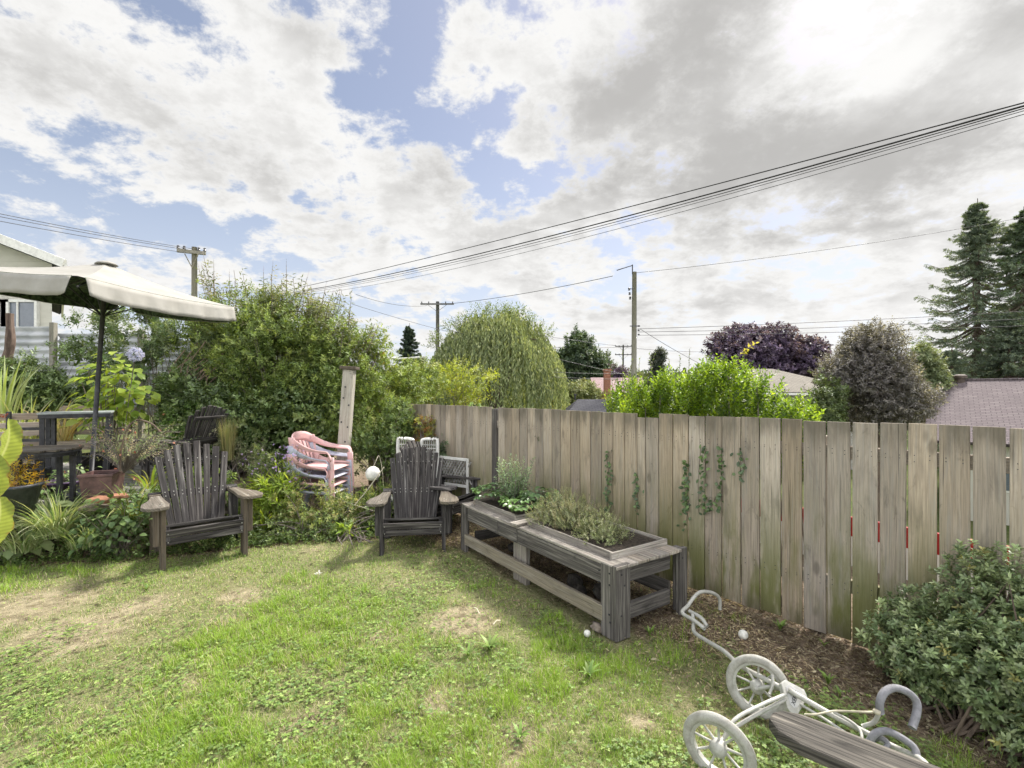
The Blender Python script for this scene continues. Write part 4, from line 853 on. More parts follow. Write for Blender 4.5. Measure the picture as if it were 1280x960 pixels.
q.build('bolt_holes', M_BLACKM, ps_, world=True)
# ---- white wicker chair behind the second black chair
wk = thing('wicker_chair', 'white wicker chair hidden behind the black chair by the fence', 'chair', (-1.28, 6.55, -.10), R(-10)); q = MB()
for s in (-1, 1):
    q.tube(smooth_path([(s*.05, 0, .80), (s*.055, 0, 1.08), (s*.09, 0, 1.135), (s*.24, 0, 1.14), (s*.285, 0, 1.08), (s*.27, 0, .45)], 5), .022, 8)
    for i_ in range(7): x_ = s*(.08+.03*i_); q.tube([(x_, .0, .45), (x_, 0, 1.12)], .008, 5)
for i_ in range(13): q.tube([(-.27, .0, .5+.047*i_), (.27, 0, .5+.047*i_)], .007, 5)
q.build('backrest', M_WHITE, wk, smooth=True)
q = MB(); q.lathe([(.0001, .44), (.27, .43), (.29, .40), (.27, .37), (.0001, .37)], 24, c=(0, -.22, 0)); q.build('seat', M_WHITE, wk, smooth=True)
for (a, c) in ((.2, -.05), (-.2, -.05), (.18, -.38), (-.18, -.38)): q = MB(); q.tube([(a, c, .4), (a*1.1, c, 0)], .018, 8); q.build('leg', M_WHITE, wk, smooth=True)
lt = thing('white_lattice_box', 'small white openwork planter box against the fence behind the chair', 'planter', (-.78, 6.45, 0), R(-35)); q = MB()
for s in range(9): q.box((-.2+.05*s, 0, .62), (.014, .012, .36), Matrix.Rotation(R(35), 3, 'Y'), 2); q.box((-.2+.05*s, .012, .62), (.014, .012, .36), Matrix.Rotation(R(-35), 3, 'Y'), 2)
q.build('lattice', plain('old_white_paint', (.42, .41, .38), .6, var=.4), lt); q = MB(); q.box((0, .006, .79), (.50, .03, .035), None, 0); q.box((0, .006, .44), (.50, .03, .035), None, 0)
for a in (-.24, .24): q.box((a, .006, .40), (.03, .03, .80), None, 2)
q.build('frame', M_WHITE, lt, .003)
q = MB(); q.lathe([(.0001, -.09), (.06, -.075), (.088, -.03), (.09, .02), (.07, .06), (.03, .088), (.0001, .09)], 24); o = q.build('white_float', M_WHITE, None, smooth=True); o.location = at(466, 592, 6.1); tag(o, 'round white float hanging in the weeds left of the second black chair', 'float')
q = MB(); q.tube(smooth_path([at(466, 585, 6.1), at(470, 576, 6.12), at(474, 570, 6.2), at(478, 590, 6.2), at(482, 640, 6.15)], 4), .003, 5); tag(q.build('float_rope', M_ROPE, None), 'pale rope holding the white float in the weeds', 'rope')
for k_, (a_, c_, lab) in enumerate([((402, 614), (466, 638), 'long pale dry stick leaning across the weeds toward the chair'), ((436, 640), (480, 584), 'pale dry stick crossing another beside the white float')]):
    q = MB(); A_, B_ = at(*a_, 5.8), at(*c_, 5.75); q.tube([A_, (A_+B_)/2+Vector((0, 0, -.02)), B_], .006, 5); tag(q.build('dry_stick', M_ROPE, None), lab, 'stick')
# ================================================================== planting round the patio
def strapplant(name, label, c, n, L, W, pal, th0=(.05, .6), th1=(1.2, 2.3), rad=.08, mat=LEAF, cat='plant', group=None, rows=7, zt=None):
    c = Vector(c); a = rng.random(n)*6.28; r_ = rad*np.sqrt(rng.random(n)); bz = np.stack([c.x+r_*np.cos(a), c.y+r_*np.sin(a), np.full(n, c.z)], 1)
    b = LB(); b.straps(bz, a+rng.normal(0, .3, n), rng.uniform(*L, n), rng.uniform(*W, n), rng.uniform(*th0, n), rng.uniform(*th1, n), pick(pal, n), rows)
    o = b.build(name, mat, None, world=False); 
    return tag(o, label, cat, group)
VAR = [(.34, .40, .20, 3), (.42, .46, .26, 2), (.20, .30, .10, 3), (.48, .50, .33, 1)]
for k_, (px, py, Y_, n_, L_, lab) in enumerate([(72, 655, 4.85, 340, (.32, .66), 'largest clump of cream striped grassy leaves at the lawn edge'), (30, 672, 4.76, 190, (.28, .5), 'cream striped grassy clump spilling over the bare soil at the frame edge'), (108, 668, 4.85, 170, (.28, .48), 'cream striped grassy clump nearest the left black chair')]):
    g_ = at(px, py, Y_); strapplant('variegated_grass', lab, (g_.x, g_.y, max(hz(g_.x, g_.y)-.02, g_.z-.12)), n_, L_, (.011, .019), VAR, rad=.14, group='variegated grass clumps at the lawn edge')
def bigleaf(name, label, c, n, rad, h_, sz, pal, mat=LIME, asp=.75, cat='plant', kind='oval', stemr=.004, group=None):
    c = Vector(c); b = LB(); sm = MB(); 
    p, d = blobpts([(c.x, c.y, c.z+h_*.55, rad, rad, h_*.5)], n, .4); ax = d*np.array((1, 1, .2))+np.array((0, 0, -.15))+rng.normal(0, .25, p.shape)
    s_ = sz*rng.uniform(.6, 1.15, n); b.leaves(p, ax, d*.5+np.array((0, -.1, .9))+rng.normal(0, .2, p.shape), s_, s_*asp, pick(pal, n), kind, .25, .35)
    for i_ in range(min(n, 40)): e = Vector(p[i_]); sm.tube([c+Vector((random.gauss(0, .03), random.gauss(0, .03), 0)), (c+e)/2+Vector((0, 0, .04)), e], [stemr*1.5, stemr, stemr*.5], 5)
    return plant(name, label, cat, [('foliage', b, mat), ('stem', sm, BARKG)], c, group)
g_ = at(48, 650, 4.95); bigleaf('hosta_plant', 'hosta with pale broad leaves above the striped grass clump', (g_.x, g_.y, hz(g_.x, g_.y)), 46, .30, .42, .17, [(.30, .36, .17), (.36, .42, .22), (.22, .30, .14)], LEAF)
g_ = at(15, 665, 4.75); bigleaf('hosta_plant', 'pale broad leaved hosta at the left frame edge', (g_.x-.05, g_.y, hz(g_.x, g_.y)), 30, .26, .30, .15, [(.30, .36, .17), (.24, .31, .15)], LEAF)
g_ = at(152, 665, 4.95); bigleaf('ground_ivy', 'dark rounded leaves cascading from the bed behind the left chair arm', (g_.x, g_.y, .02), 420, .36, .62, .062, [(.10, .155, .055), (.14, .20, .07), (.07, .115, .045)], LEAF, .9, cat='ivy')
g_ = at(122, 655, 4.95); bigleaf('creeping_strawberry', 'low serrated leaves between the striped grass and the left chair', (g_.x, g_.y, .02), 130, .25, .42, .07, [(.08, .14, .055), (.11, .18, .07)], LEAF, .9)
g_ = at(165, 615, 5.2); strapplant('daylily', 'daylily fountain of narrow green leaves behind the left chair arm', (g_.x, g_.y, hz(g_.x, g_.y)), 120, (.45, .75), (.014, .022), [(.15, .24, .06), (.22, .31, .09), (.32, .33, .14)], group=None)
g_ = at(188, 592, 5.6); strapplant('yellowing_lily', 'lily with yellow and red brown leaves beside the chair back', (g_.x, g_.y, hz(g_.x, g_.y)+.1), 26, (.28, .50), (.018, .030), [(.26, .28, .06, 3), (.18, .27, .06, 3), (.20, .08, .035, 1)], mat=LIME)
# lime banana-like leaves at frame edge
b = LB(); sm = MB(); g_ = at(-16, 640, 3.5); base_ = Vector((g_.x, g_.y, .02))
for (px, py, w_, L_, ang) in [(1, 556, .13, .62, .10), (-16, 600, .13, .55, .45), (-10, 652, .13, .50, .55)]:
    tip = at(px+18, py-40, 3.45); st_ = at(px-22, py+44, 3.55); sm.tube([base_, (base_+st_)/2+Vector((-.03, 0, .03)), st_], [.016, .012, .009], 7)
    rows, nc = 46, 13; ts = np.linspace(0, 1, rows+1); ax_ = (tip-st_); sd_ = Vector((ax_.z, 0.3, -ax_.x)).normalized(); vv = []; cc_ = []
    for ri, t_ in enumerate(ts):
        cpt = st_+ax_*t_+Vector((.06*math.sin(t_*3.1), -.05*t_*t_, -.04*t_*t_))
        for j in range(nc):
            u = (j/(nc-1)-.5)*2; wv = w_*math.sin(math.pi*min(t_*.90+.06, 1))**.7*(1+.05*math.sin(t_*21+px)+.03*math.sin(t_*47+py)*(u > 0)); rib = .5+.5*math.sin((t_-abs(u)*.10)*95)
            vv.append(tuple(cpt+sd_*(wv*.5*u)+Vector((0, .035*abs(u)**1.5-.010*math.sin(t_*17+u*3)*abs(u)+.0015*rib, .0))))
            cc_.append(np.array((.30, .36, .10))*(.80+.32*rib)*(1.0+.25*(fbm(t_*6+px, u*2+py, 1., 3)-.5)*2) if abs(u) > .1 else np.array((.44, .48, .26)))
            if abs(u) > .93 and random.random() < .4: cc_[-1] = np.array((.30, .20, .09))
    fc = []
    for r_ in range(rows):
        for j in range(nc-1): a = nc*r_+j; fc += [(a, a+1, a+nc+1), (a, a+nc+1, a+nc)]
    b.raw(np.array(vv), np.array(fc), np.array(cc_))
plant('canna_plant', 'large lime green canna leaves at the very left edge', 'plant', [('leaf_blade', b, LEAF), ('stem', sm, BARKG)], base_)
# yellow plant in dark pot
g_ = Vector((p1_.x, p1_.y, .42+.30)); mound('yellow_coleus', 'golden yellow leaved plant in the dark round pot', 'plant', g_, .20, .18, .24, 150, 12, .10, .055, .012, [(.55, .38, .04), (.48, .27, .03), (.50, .44, .08)], LIME, up=.7)
g_ = at(2, 512, 5.0); mound('orange_flowers', 'orange red blossoms at the left frame edge above the lime leaves', 'flower', (g_.x-.08, g_.y, g_.z-.12), .10, .1, .14, 26, 8, .05, .03, .022, [(.55, .10, .03), (.2, .28, .05), (.6, .2, .05)], PETAL, stems=5)
# dry arching plant above the maroon pot
b = LB(); sm = MB(); bz = Vector((p2_.x+.16, p2_.y+.16, PZ+.3))
for i_ in range(120):
    a = random.random()*6.28; rr_ = random.uniform(.1, .62); e = bz+Vector((math.cos(a)*rr_+.16, math.sin(a)*rr_*.6, random.uniform(.12, .62)*(1-.25*rr_))); sm.tube(smooth_path([bz, bz.lerp(e, .6)+Vector((0, 0, .14)), e], 3), .0022, 4)
    b.sprigs([tuple(bz.lerp(e, .55)+Vector((0, 0, .08)))], [tuple(e-bz)], (e-bz).length*.5, 16, .030, .010, [(.34, .32, .17, 2), (.22, .27, .12, 2), (.40, .33, .22, 1), (.15, .22, .08, 1)], 65)
p_ = np.array(bz)+rng.normal(0, 1, (34, 3))*np.array((.28, .15, .16))+np.array((.1, 0, .35)); bf = LB(); bf.sprigs(p_, rng.normal(size=p_.shape), .015, 7, .016, .013, [(.58, .28, .20), (.55, .35, .25), (.6, .22, .14)], 75)
plant('dried_hydrangea', 'straggly drying plant with small peach flowers spilling from the maroon pot', 'plant', [('foliage', b, LEAF), ('blossom', bf, PETAL), ('stem', sm, BARKG)], bz)
q = MB(); q.tube(smooth_path([at(150, 590, 5.3), at(152, 560, 5.3), at(160, 535, 5.3), at(172, 525, 5.3), at(190, 530, 5.32), at(200, 540, 5.35)], 5), .009, 6); tag(q.build('bare_branch', BARK, None), 'dark curved bare branch arching over the maroon pot', 'branch')
for (px, py, Y_, r_, h_, lab) in [(95, 575, 5.9, .22, .3, 'small variegated potted foliage behind the stool'), (76, 592, 5.7, .16, .2, 'light green leaves growing in the purple pot'), (52, 610, 5.5, .2, .14, 'trailing green leaves on the patio paving under the stool')]:
    g_ = at(px, py, Y_); bigleaf('patio_plant', lab, (g_.x, g_.y, PZ+.04), 60, r_, h_, .07, [(.26, .33, .17), (.15, .24, .08), (.2, .3, .1)], LEAF)
# low ground cover closing the bed edge
b = LB(); n = 5200; x = rng.uniform(-6.2, -.75, n); y = ybed(x)+rng.uniform(-.10, 1.0, n)**1; kp = (fbm(x, y, 4, 51) > .38) & ~((np.abs(x+1.0) < .42) & (y < 5.9)); x, y = x[kp], y[kp]; n = len(x)
b.sprigs(np.stack([x, y, hgt(x, y)], 1), rng.normal(0, .4, (n, 3))+np.array((0, -.15, 1.)), rng.uniform(.04, .16, n), 7, .042, .022, [(.12, .19, .055, 3), (.17, .24, .07, 2), (.09, .14, .045, 2), (.24, .28, .11, 1)], 62)
tag(b.build('ground_cover', LEAF, None), 'low leafy ground cover along the planting bed edge', 'ground cover', kind='stuff')
# ---- between the chairs
MGX = [(.13, .20, .055), (.19, .26, .07), (.09, .14, .04)]
W = [(.15, .205, .07), (.20, .26, .08), (.26, .32, .11), (.10, .15, .05)]
def shrub(name, label, BL_, n, m, slen, L, Wd, pal, mat=LEAF, alpha=55, cat='shrub', up=.6, shell=.5, lump=.8, stems=34, sr=.011, base=None, kind='diamond', group=None, noise=.55, droop=.2, extra=None, bark=BARKG, jit=.25):
    p, d = blobpts(BL_, n, shell, lump); gz = hgt(p[:, 0], p[:, 1]); kp = p[:, 2] > gz+.02; p, d = p[kp], d[kp]
    gap = fbm(p[:, 0]*1.0+p[:, 1], p[:, 2]+p[:, 1]*.3, 3.0, n % 37, 3); kp = gap > .40; p, d = p[kp], d[kp]
    b = LB(); sel = rng.random(len(p))
    for mk, fl, fm in ((sel < .6, 1., 1.), ((sel >= .6) & (sel < .85), 1.45, .8), (sel >= .85, .7, 1.8)):
        q_ = p[mk]; b.sprigs(q_, d[mk]+np.array((0, 0, up))+rng.normal(0, noise, q_.shape), slen*fm*rng.uniform(.6, 1.4, len(q_)), m, L*fl, Wd*fl, pal, alpha, kind, jit=jit, droop=droop)
    c = Vector(base) if base is not None else Vector((np.mean([q_[0] for q_ in BL_]), np.mean([q_[1] for q_ in BL_]), 0))
    c.z = hz(c.x, c.y); sm = MB()
    for i_ in range(stems):
        e = Vector(p[rng.integers(len(p))]); bs = c+Vector((random.gauss(0, .12), random.gauss(0, .12), -.02)); md = bs.lerp(e, .5)+Vector((random.gauss(0, .05), random.gauss(0, .05), .12*(e-bs).length)); sm.tube(smooth_path([bs, md, e], 3), [sr*(1-.8*i/6) for i in range(7)], 5)
    pr = [('foliage', b, mat), ('stem', sm, bark)]
    if extra: pr += extra
    return plant(name, label, cat, pr, c, group)
shrub('flowering_herb', 'bushy yellow green perennial between the two black chairs', [(-2.35, 5.72, .28, .38, .26, .34), (-2.05, 5.8, .22, .28, .22, .26), (-2.7, 5.85, .22, .25, .2, .26)], 1500, 9, .06, .035, .013, [(.22, .28, .08), (.30, .34, .11), (.13, .19, .06), (.36, .33, .16)])
shrub('arching_daylily_bush', 'bright lime leafed clump right of the left black chair', [(-2.85, 5.9, .38, .24, .2, .32), (-3.0, 5.9, .3, .2, .2, .26)], 340, 7, .12, .13, .02, [(.30, .42, .07), (.24, .34, .06), (.38, .46, .12)], LIME, 50)
shrub('trailing_weed', 'dark tangled weeds at the lawn edge between the chairs', [(-2.1, 5.62, .10, .45, .16, .16), (-2.8, 5.5, .1, .35, .16, .15), (-1.55, 5.9, .12, .4, .2, .2)], 900, 7, .05, .035, .017, W, GLOSSY, cat='weed')
shrub('leafy_weed', 'broad bright green dock leaves at the lawn edge left of the second chair', [(-1.82, 5.55, .06, .14, .1, .14)], 40, 5, .08, .12, .04, [(.22, .34, .06), (.3, .4, .09)], LIME, cat='weed')
shrub('grassy_weed', 'tall weedy grass under the pale sticks left of the second chair', [(-1.75, 6.0, .18, .26, .18, .28), (-1.5, 6.25, .2, .25, .2, .3)], 520, 6, .1, .09, .011, [(.17, .26, .06), (.3, .33, .12), (.12, .2, .05)], LEAF, 35, cat='weed')
shrub('ground_cover_bush', 'leafy green filler growing directly behind the left chair back', [(-3.55, 6.0, .28, .35, .22, .34), (-3.2, 6.15, .25, .35, .2, .32), (-3.95, 5.75, .6, .25, .2, .25)], 1100, 8, .07, .045, .02, MGX)
strapplant('lime_daylily', 'lime green strap leaves seen under the right arm of the left chair', (-2.95, 5.72, .02), 90, (.3, .55), (.014, .022), [(.34, .44, .08), (.26, .36, .07)], mat=LIME)
# asters
bf = LB(); p, d = blobpts([(-3.05, 6.0, .83, .34, .2, .20), (-2.78, 6.0, .86, .22, .18, .18), (-2.9, 5.9, .62, .3, .15, .2)], 120, .4)
bf.sprigs(p, d+np.array((0, -.6, .5)), .006, 9, .021, .008, [(.50, .36, .62), (.60, .46, .68), (.42, .30, .58)], 78)
shrub('aster_plant', 'purple flowering aster clump behind the right arm of the left chair', [(-3.05, 6.1, .55, .36, .24, .44), (-2.75, 6.1, .55, .26, .24, .42)], 900, 8, .07, .035, .011, [(.13, .18, .07), (.09, .14, .05), (.2, .24, .1)], cat='flower', extra=[('blossom', bf, PETAL)])
strapplant('tall_dry_weed', 'upright tan dry weed spike behind the left chair back', at(285, 575, 6.5), 260, (.35, .62), (.006, .010), [(.26, .24, .11), (.30, .27, .13), (.18, .21, .08)], (.0, .14), (.1, .4), .07, rows=4)
# big-leaf lime hydrangea with flower head
LH = [(.30, .40, .06, 3), (.38, .46, .09, 2), (.20, .30, .05, 2)]
g_ = at(135, 470, 6.9); b = LB(); p, d = blobpts([(g_.x, g_.y, 1.85, .40, .3, .42), (g_.x+.25, g_.y, 1.62, .38, .3, .32), (g_.x-.1, g_.y, 1.35, .35, .3, .3)], 260, .35)
ax = d*np.array((1, .6, .2))+np.array((0, -.5, -.25)); s_ = rng.uniform(.10, .17, len(p)); b.leaves(p, ax, d*.4+np.array((0, -.35, .8))+rng.normal(0, .2, p.shape), s_, s_*.78, pick(LH, len(p)), 'oval', .2, .3)
sm = MB(); c_ = Vector((g_.x, g_.y, .45)); [sm.tube([c_, (c_+Vector(p[i_]))/2+Vector((0, 0, .1)), Vector(p[i_])], [.01, .008, .004], 5) for i_ in range(26)]
bf = LB(); fl = at(169, 443, 6.55); d_ = unit(rng.normal(size=(420, 3))); bf.leaves(np.array(fl)+d_*.085, rng.normal(size=(420, 3)), d_+rng.normal(0, .2, d_.shape), .026, .024, pick([(.60, .62, .74), (.50, .53, .72), (.68, .66, .76)], 420), fold=.1, droop=0)
sm.tube([c_+Vector((.2, 0, .4)), fl], [.006, .005], 5)
plant('hydrangea', 'lime leaved hydrangea with one pale blue mophead flower behind the parasol pole', 'shrub', [('foliage', b, LIME), ('flower_head', bf, PETAL), ('stem', sm, BARKG)], c_)
# crocosmia at left
g_ = at(35, 510, 7.1)
strapplant('crocosmia', 'tall strappy yellow green leaves behind the bench at the left edge', (g_.x-.1, g_.y, .75), 110, (.7, 1.25), (.022, .04), [(.34, .38, .14), (.28, .34, .10), (.42, .42, .22)], (.05, .6), (.6, 1.9), .3)
strapplant('withered_crocosmia', 'tan withered strap leaves directly behind the bench back', (g_.x+.42, g_.y+.1, .95), 46, (.5, .85), (.018, .03), [(.46, .34, .14), (.42, .36, .18)], (.1, .7), (1.2, 2.2), .12)
strapplant('iris_plant', 'stiff pale green sword leaves at the far left frame edge', at(2, 520, 6.7), 40, (.6, 1.0), (.03, .045), [(.3, .38, .12), (.36, .42, .2)], (.0, .35), (.3, 1.0), .14)
shrub('green_perennial', 'fresh green ferny perennial behind the parasol pole base', [(-4.7, 7.0, 1.15, .36, .3, .32), (-4.4, 6.9, .95, .3, .25, .3)], 1100, 9, .06, .035, .015, [(.13, .24, .05), (.17, .28, .07), (.1, .18, .04)])
shrub('silver_mound', 'pale fluffy seedheads in front of the bramble behind the table', [(-4.2, 6.8, .95, .45, .25, .28), (-3.75, 6.9, .8, .25, .2, .25)], 1100, 8, .06, .028, .012, [(.30, .32, .18), (.22, .26, .13), (.36, .35, .24)])
# ================================================================== hedge mass at the back left (each shrub a thing)
DG = [(.09, .14, .045, 3), (.125, .185, .06, 3), (.17, .235, .075, 2), (.23, .29, .10, .9)]
MG = [(.16, .225, .06, 3), (.21, .28, .075, 3), (.28, .34, .10, 2), (.10, .15, .045, 2)]
YG = [(.22, .29, .06, 3), (.28, .34, .08, 2), (.15, .21, .05, 2), (.34, .36, .13, 1)]
OG = [(.15, .19, .07, 3), (.20, .24, .09, 2), (.10, .14, .05, 2), (.26, .25, .15, 1)]
def ab(px, py, Y_, rx, ry, rz): p = at(px, py, Y_); return (p.x, p.y, p.z, rx, ry, rz)
shrub('bramble_thicket', 'dark bramble thicket behind the patio benches at the left', [ab(20, 488, 8.2, .9, .5, .62), ab(70, 482, 8.4, .8, .5, .62), ab(110, 450, 8.5, .4, .4, .45), ab(60, 500, 8.3, 1.0, .5, .6), ab(10, 520, 8.2, .8, .5, .6)], 3400, 9, .12, .075, .032, DG, GLOSSY)
shrub('honeysuckle_tangle', 'leafy tangle over the grey fence behind the hydrangea', [ab(215, 432, 8.6, .8, .5, .42), ab(265, 430, 8.6, .8, .5, .40), ab(200, 460, 8.5, 1., .5, .5), ab(250, 480, 8.4, .9, .5, .6), ab(122, 402, 8.9, .42, .3, .2), ab(160, 412, 8.7, .5, .4, .36), ab(190, 400, 8.9, .4, .3, .3)], 4600, 9, .13, .07, .028, [(.09, .145, .06, 3), (.14, .19, .085, 3), (.19, .24, .12, 2), (.24, .28, .17, 1)], LEAF)
shrub('blackberry_bush', 'dense dark blackberry leaves behind the asters', [ab(270, 530, 7.3, .75, .5, .6), ab(330, 540, 7.4, .8, .5, .6), ab(230, 500, 7.6, .6, .4, .5), ab(380, 530, 7.5, .6, .4, .6)], 3600, 8, .11, .075, .042, DG, GLOSSY)
q = MB(); 
for i_ in range(16):
    x0 = random.uniform(205, 262); A_ = at(x0, 505+random.uniform(-8, 20), 7.9); B_ = at(x0+random.uniform(10, 60), 430+random.uniform(-6, 30), 7.9); q.tube(smooth_path([A_, A_.lerp(B_, .5)+Vector((-.12, 0, .06)), B_], 4), .008, 5)
tag(q.build('dead_branches', barkmat('dead_wood', (.30, .22, .17), (.18, .13, .10)), None), 'tangle of bare brown twigs in the hedge right of the hydrangea', 'branches')
shrub('elder_bush', 'big mid green bush filling the hedge behind the plastic chairs', [ab(330, 440, 8.0, .95, .7, .85), ab(400, 470, 7.9, .75, .6, .9), ab(290, 420, 8.4, .8, .6, .8), ab(360, 510, 7.8, .9, .6, .7), ab(430, 520, 7.6, .5, .4, .7)], 9500, 9, .13, .062, .026, MG, LEAF)
shrub('olive_shrub', 'yellowish green shrub crest rising in the hedge centre', [ab(330, 418, 8.3, .8, .6, .55), ab(400, 432, 8.1, .5, .5, .7), ab(275, 410, 8.6, .6, .5, .45), ab(345, 384, 8.3, .42, .3, .36), ab(290, 385, 8.5, .3, .3, .3)], 4200, 10, .13, .05, .018, OG+[(.25, .30, .08, 2)], LEAF)
# buddleia: arching canes with narrow leaves and dry flower spikes
b = LB(); bf = LB(); sm = MB(); bb = Vector((-3.9, 8.3, .1))
tops = [(262, 320, 8.8), (250, 350, 8.8), (285, 335, 8.7), (300, 350, 8.6), (320, 345, 8.5), (335, 330, 8.5), (345, 342, 8.4), (358, 327, 8.4), (365, 345, 8.3), (380, 350, 8.2), (395, 355, 8.2), (405, 365, 8.1), (420, 352, 8.1), (388, 346, 8.2), (395, 352, 8.2), (402, 356, 8.2), (340, 352, 8.3), (330, 356, 8.3), (376, 343, 8.2), (410, 356, 8.1), (432, 362, 8.0), (440, 375, 8.0), (445, 395, 8.0), (300, 325, 8.7), (275, 350, 8.7), (410, 380, 8.0), (425, 395, 7.9), (350, 365, 8.2), (240, 365, 8.9), (460, 410, 8.0), (468, 395, 8.1), (475, 425, 7.9), (265, 312, 8.9), (258, 335, 8.9), (312, 362, 8.5), (372, 362, 8.2)]
for rep in range(3):
    for (px, py, Y_) in tops:
        e = at(px+random.gauss(0, 9), py+abs(random.gauss(0, 12))+rep*9, Y_+random.gauss(0, .25)); s0 = Vector((bb.x+(e.x-bb.x)*.45+random.gauss(0, .2), bb.y, .3+random.random()*.6)); mid_ = s0.lerp(e, .6)+Vector((random.gauss(0, .06), 0, .15)); pth = smooth_path([s0, mid_, e], 6); sm.tube(pth, [.014*(1-.8*i/len(pth)) for i in range(len(pth))], 5)
        for (f0, nn_) in ((.35, 10), (.55, 14), (.72, 16), (.88, 12)):
            a_ = pth[int(f0*(len(pth)-1))]; d_ = (pth[-1]-pth[int(f0*(len(pth)-2))]).normalized()+Vector((random.gauss(0, .35), random.gauss(0, .35), .2)); b.sprigs([tuple(a_)], [tuple(d_)], random.uniform(.22, .42), nn_, .115, .024, [(.19, .215, .12, 3), (.25, .265, .15, 2), (.13, .16, .08, 2), (.30, .28, .20, 1)], 60, droop=.5)
        dd = (pth[-1]-pth[-3]).normalized()
        if random.random() < .5: bf.sprigs([tuple(e)], [tuple(dd)], .14, 26, .016, .012, [(.13, .08, .07), (.19, .12, .11), (.20, .11, .20)], 60, taper=.7)
plant('butterfly_bush', 'tall arching butterfly bush with dry brown flower spikes above the hedge', 'shrub', [('foliage', b, LEAF), ('flower_spike', bf, LEAF), ('stem', sm, BARKG)], bb)
shrub('laburnum_bush', 'yellow green leafy shrub between the post and the fence end', [ab(470, 480, 7.8, .45, .5, .6), ab(500, 500, 8.0, .5, .5, .6), ab(480, 540, 7.5, .5, .4, .6), ab(455, 440, 8.1, .4, .4, .4), ab(525, 480, 8.6, .5, .4, .4)], 4200, 9, .12, .055, .024, YG+MG[:2], LEAF)
shrub('snowberry_bush', 'grey green small leaved bush behind the white float', [ab(490, 560, 7.0, .32, .3, .4), ab(455, 560, 7.0, .3, .3, .4), ab(500, 530, 7.3, .3, .3, .35)], 1500, 9, .08, .038, .018, DG, LEAF)
shrub('yellow_robinia', 'yellow leafed branches hanging over the far end of the fence', [ab(545, 478, 9.2, .50, .4, .18), ab(572, 466, 9.2, .35, .3, .10), ab(605, 472, 9.3, .2, .2, .05), ab(585, 488, 9.2, .35, .3, .10), ab(560, 503, 9.0, .6, .4, .16), ab(530, 500, 8.8, .4, .4, .3)], 950, 13, .26, .05, .026, [(.30, .36, .06, 3), (.36, .40, .09, 2), (.22, .29, .06, 2)], LIME, 70)
shrub('dead_fern', 'small bush with rusty orange leaves at the left end of the fence', [(-1.25, 7.0, 1.12, .17, .15, .2)], 160, 8, .06, .04, .018, [(.25, .13, .04), (.22, .25, .05), (.3, .3, .06)], cat='plant')
shrub('fence_nettle', 'dark grey green plant leaning on the fence behind the chair', [(-.98, 6.85, .78, .2, .13, .32)], 320, 8, .06, .045, .02, [(.10, .15, .08), (.14, .19, .11)], cat='plant')
p = np.array([at(px, py, 6.2) for px, py in [(612, 518), (620, 521), (597, 508), (606, 510), (618, 532), (615, 512), (624, 528), (631, 560), (628, 575), (588, 507)]]); b = LB(); b.sprigs(np.repeat(p, 2, 0), rng.normal(size=(20, 3))+np.array((0, -.6, 0)), .04, 5, .045, .035, [(.2, .3, .07), (.13, .21, .06)], 70, 'oval'); tag(b.build('climbing_vine', LEAF, None), 'sprigs of bright vine leaves over the dark gap post of the fence', 'vine')
# bright hedge just behind the fence
b = LB(); sm = MB(); P_, D_ = [], []
prof = [(758, 498), (775, 478), (790, 468), (805, 474), (830, 468), (850, 466), (870, 464), (895, 455), (915, 450), (935, 458), (950, 470), (970, 482), (990, 496), (1010, 506), (1025, 516)]
while len(P_) < 4300:
    ss = random.uniform(s_of(1035)-.9, s_of(750)+.3); dd = random.uniform(.10, 1.0); g2 = fpt(ss, dd); Y_ = g2.y; px = 640+F*g2.x/Y_
    if not 760 < px < 1024: continue
    ytop = np.interp(px, [a for a, _ in prof], [c for _, c in prof]); zt = H-(ytop-HZ)/F*Y_+random.gauss(0, .03)-.30*sstep(.45, .75, vn(px*.06, dd*2, 1, 7))-.05; P_.append((g2.x, g2.y, zt-abs(random.gauss(0, .24))-.03)); D_.append((random.gauss(0, .4), random.gauss(0, .4), 1.))
P_ = np.array(P_); P_ = P_[P_[:, 2] > .9]; D_ = np.array(D_)[:len(P_)]
b.sprigs(P_, D_, .14, 11, .044, .021, [(.22, .34, .035, 3), (.30, .42, .05, 2), (.13, .22, .04, 3), (.07, .12, .03, 2)], 48, 'diamond', fold=.35)
for (px, py) in [(765, 455), (778, 438), (800, 447), (820, 435), (850, 445), (880, 438), (930, 442), (790, 450), (836, 448), (862, 436), (905, 440), (1005, 482), (985, 486), (950, 462), (812, 441)]:
    ss = s_of(px)+.1; g2 = fpt(ss, .55); e = Vector((0, 0, 0)); Y_ = g2.y; e = at(px, py, Y_); s0 = Vector((e.x+random.gauss(0, .03), e.y, e.z-.35)); sm.tube([s0, e], [.003, .0015], 4); b.sprigs([tuple(s0)], [tuple(e-s0)], .36, 18, .034, .017, [(.16, .22, .05), (.08, .12, .04), (.11, .16, .04)], 50)
for i_ in range(60):
    e = Vector(P_[rng.integers(len(P_))]); sm.tube([Vector((e.x+random.gauss(0, .1), e.y+random.gauss(0, .05), hz(e.x, e.y))), e], [.012, .004], 5)
plant('lime_hedge', 'bright backlit lime green hedge standing above the middle of the fence', 'hedge', [('foliage', b, LIME), ('stem', sm, BARKG)], fpt(s_of(880), .5, hz(*fpt(s_of(880), .5).xy)))
bl2 = LB(); e0 = at(925, 442, 4.6); e1 = at(952, 424, 4.75); bl2.sprigs([tuple(e0)], [tuple(e1-e0)], .26, 14, .05, .024, [(.5, .36, .10), (.45, .42, .12)], 60); q = MB(); q.tube([e0+Vector((-.1, 0, -.3)), e0, e1], .003, 4)
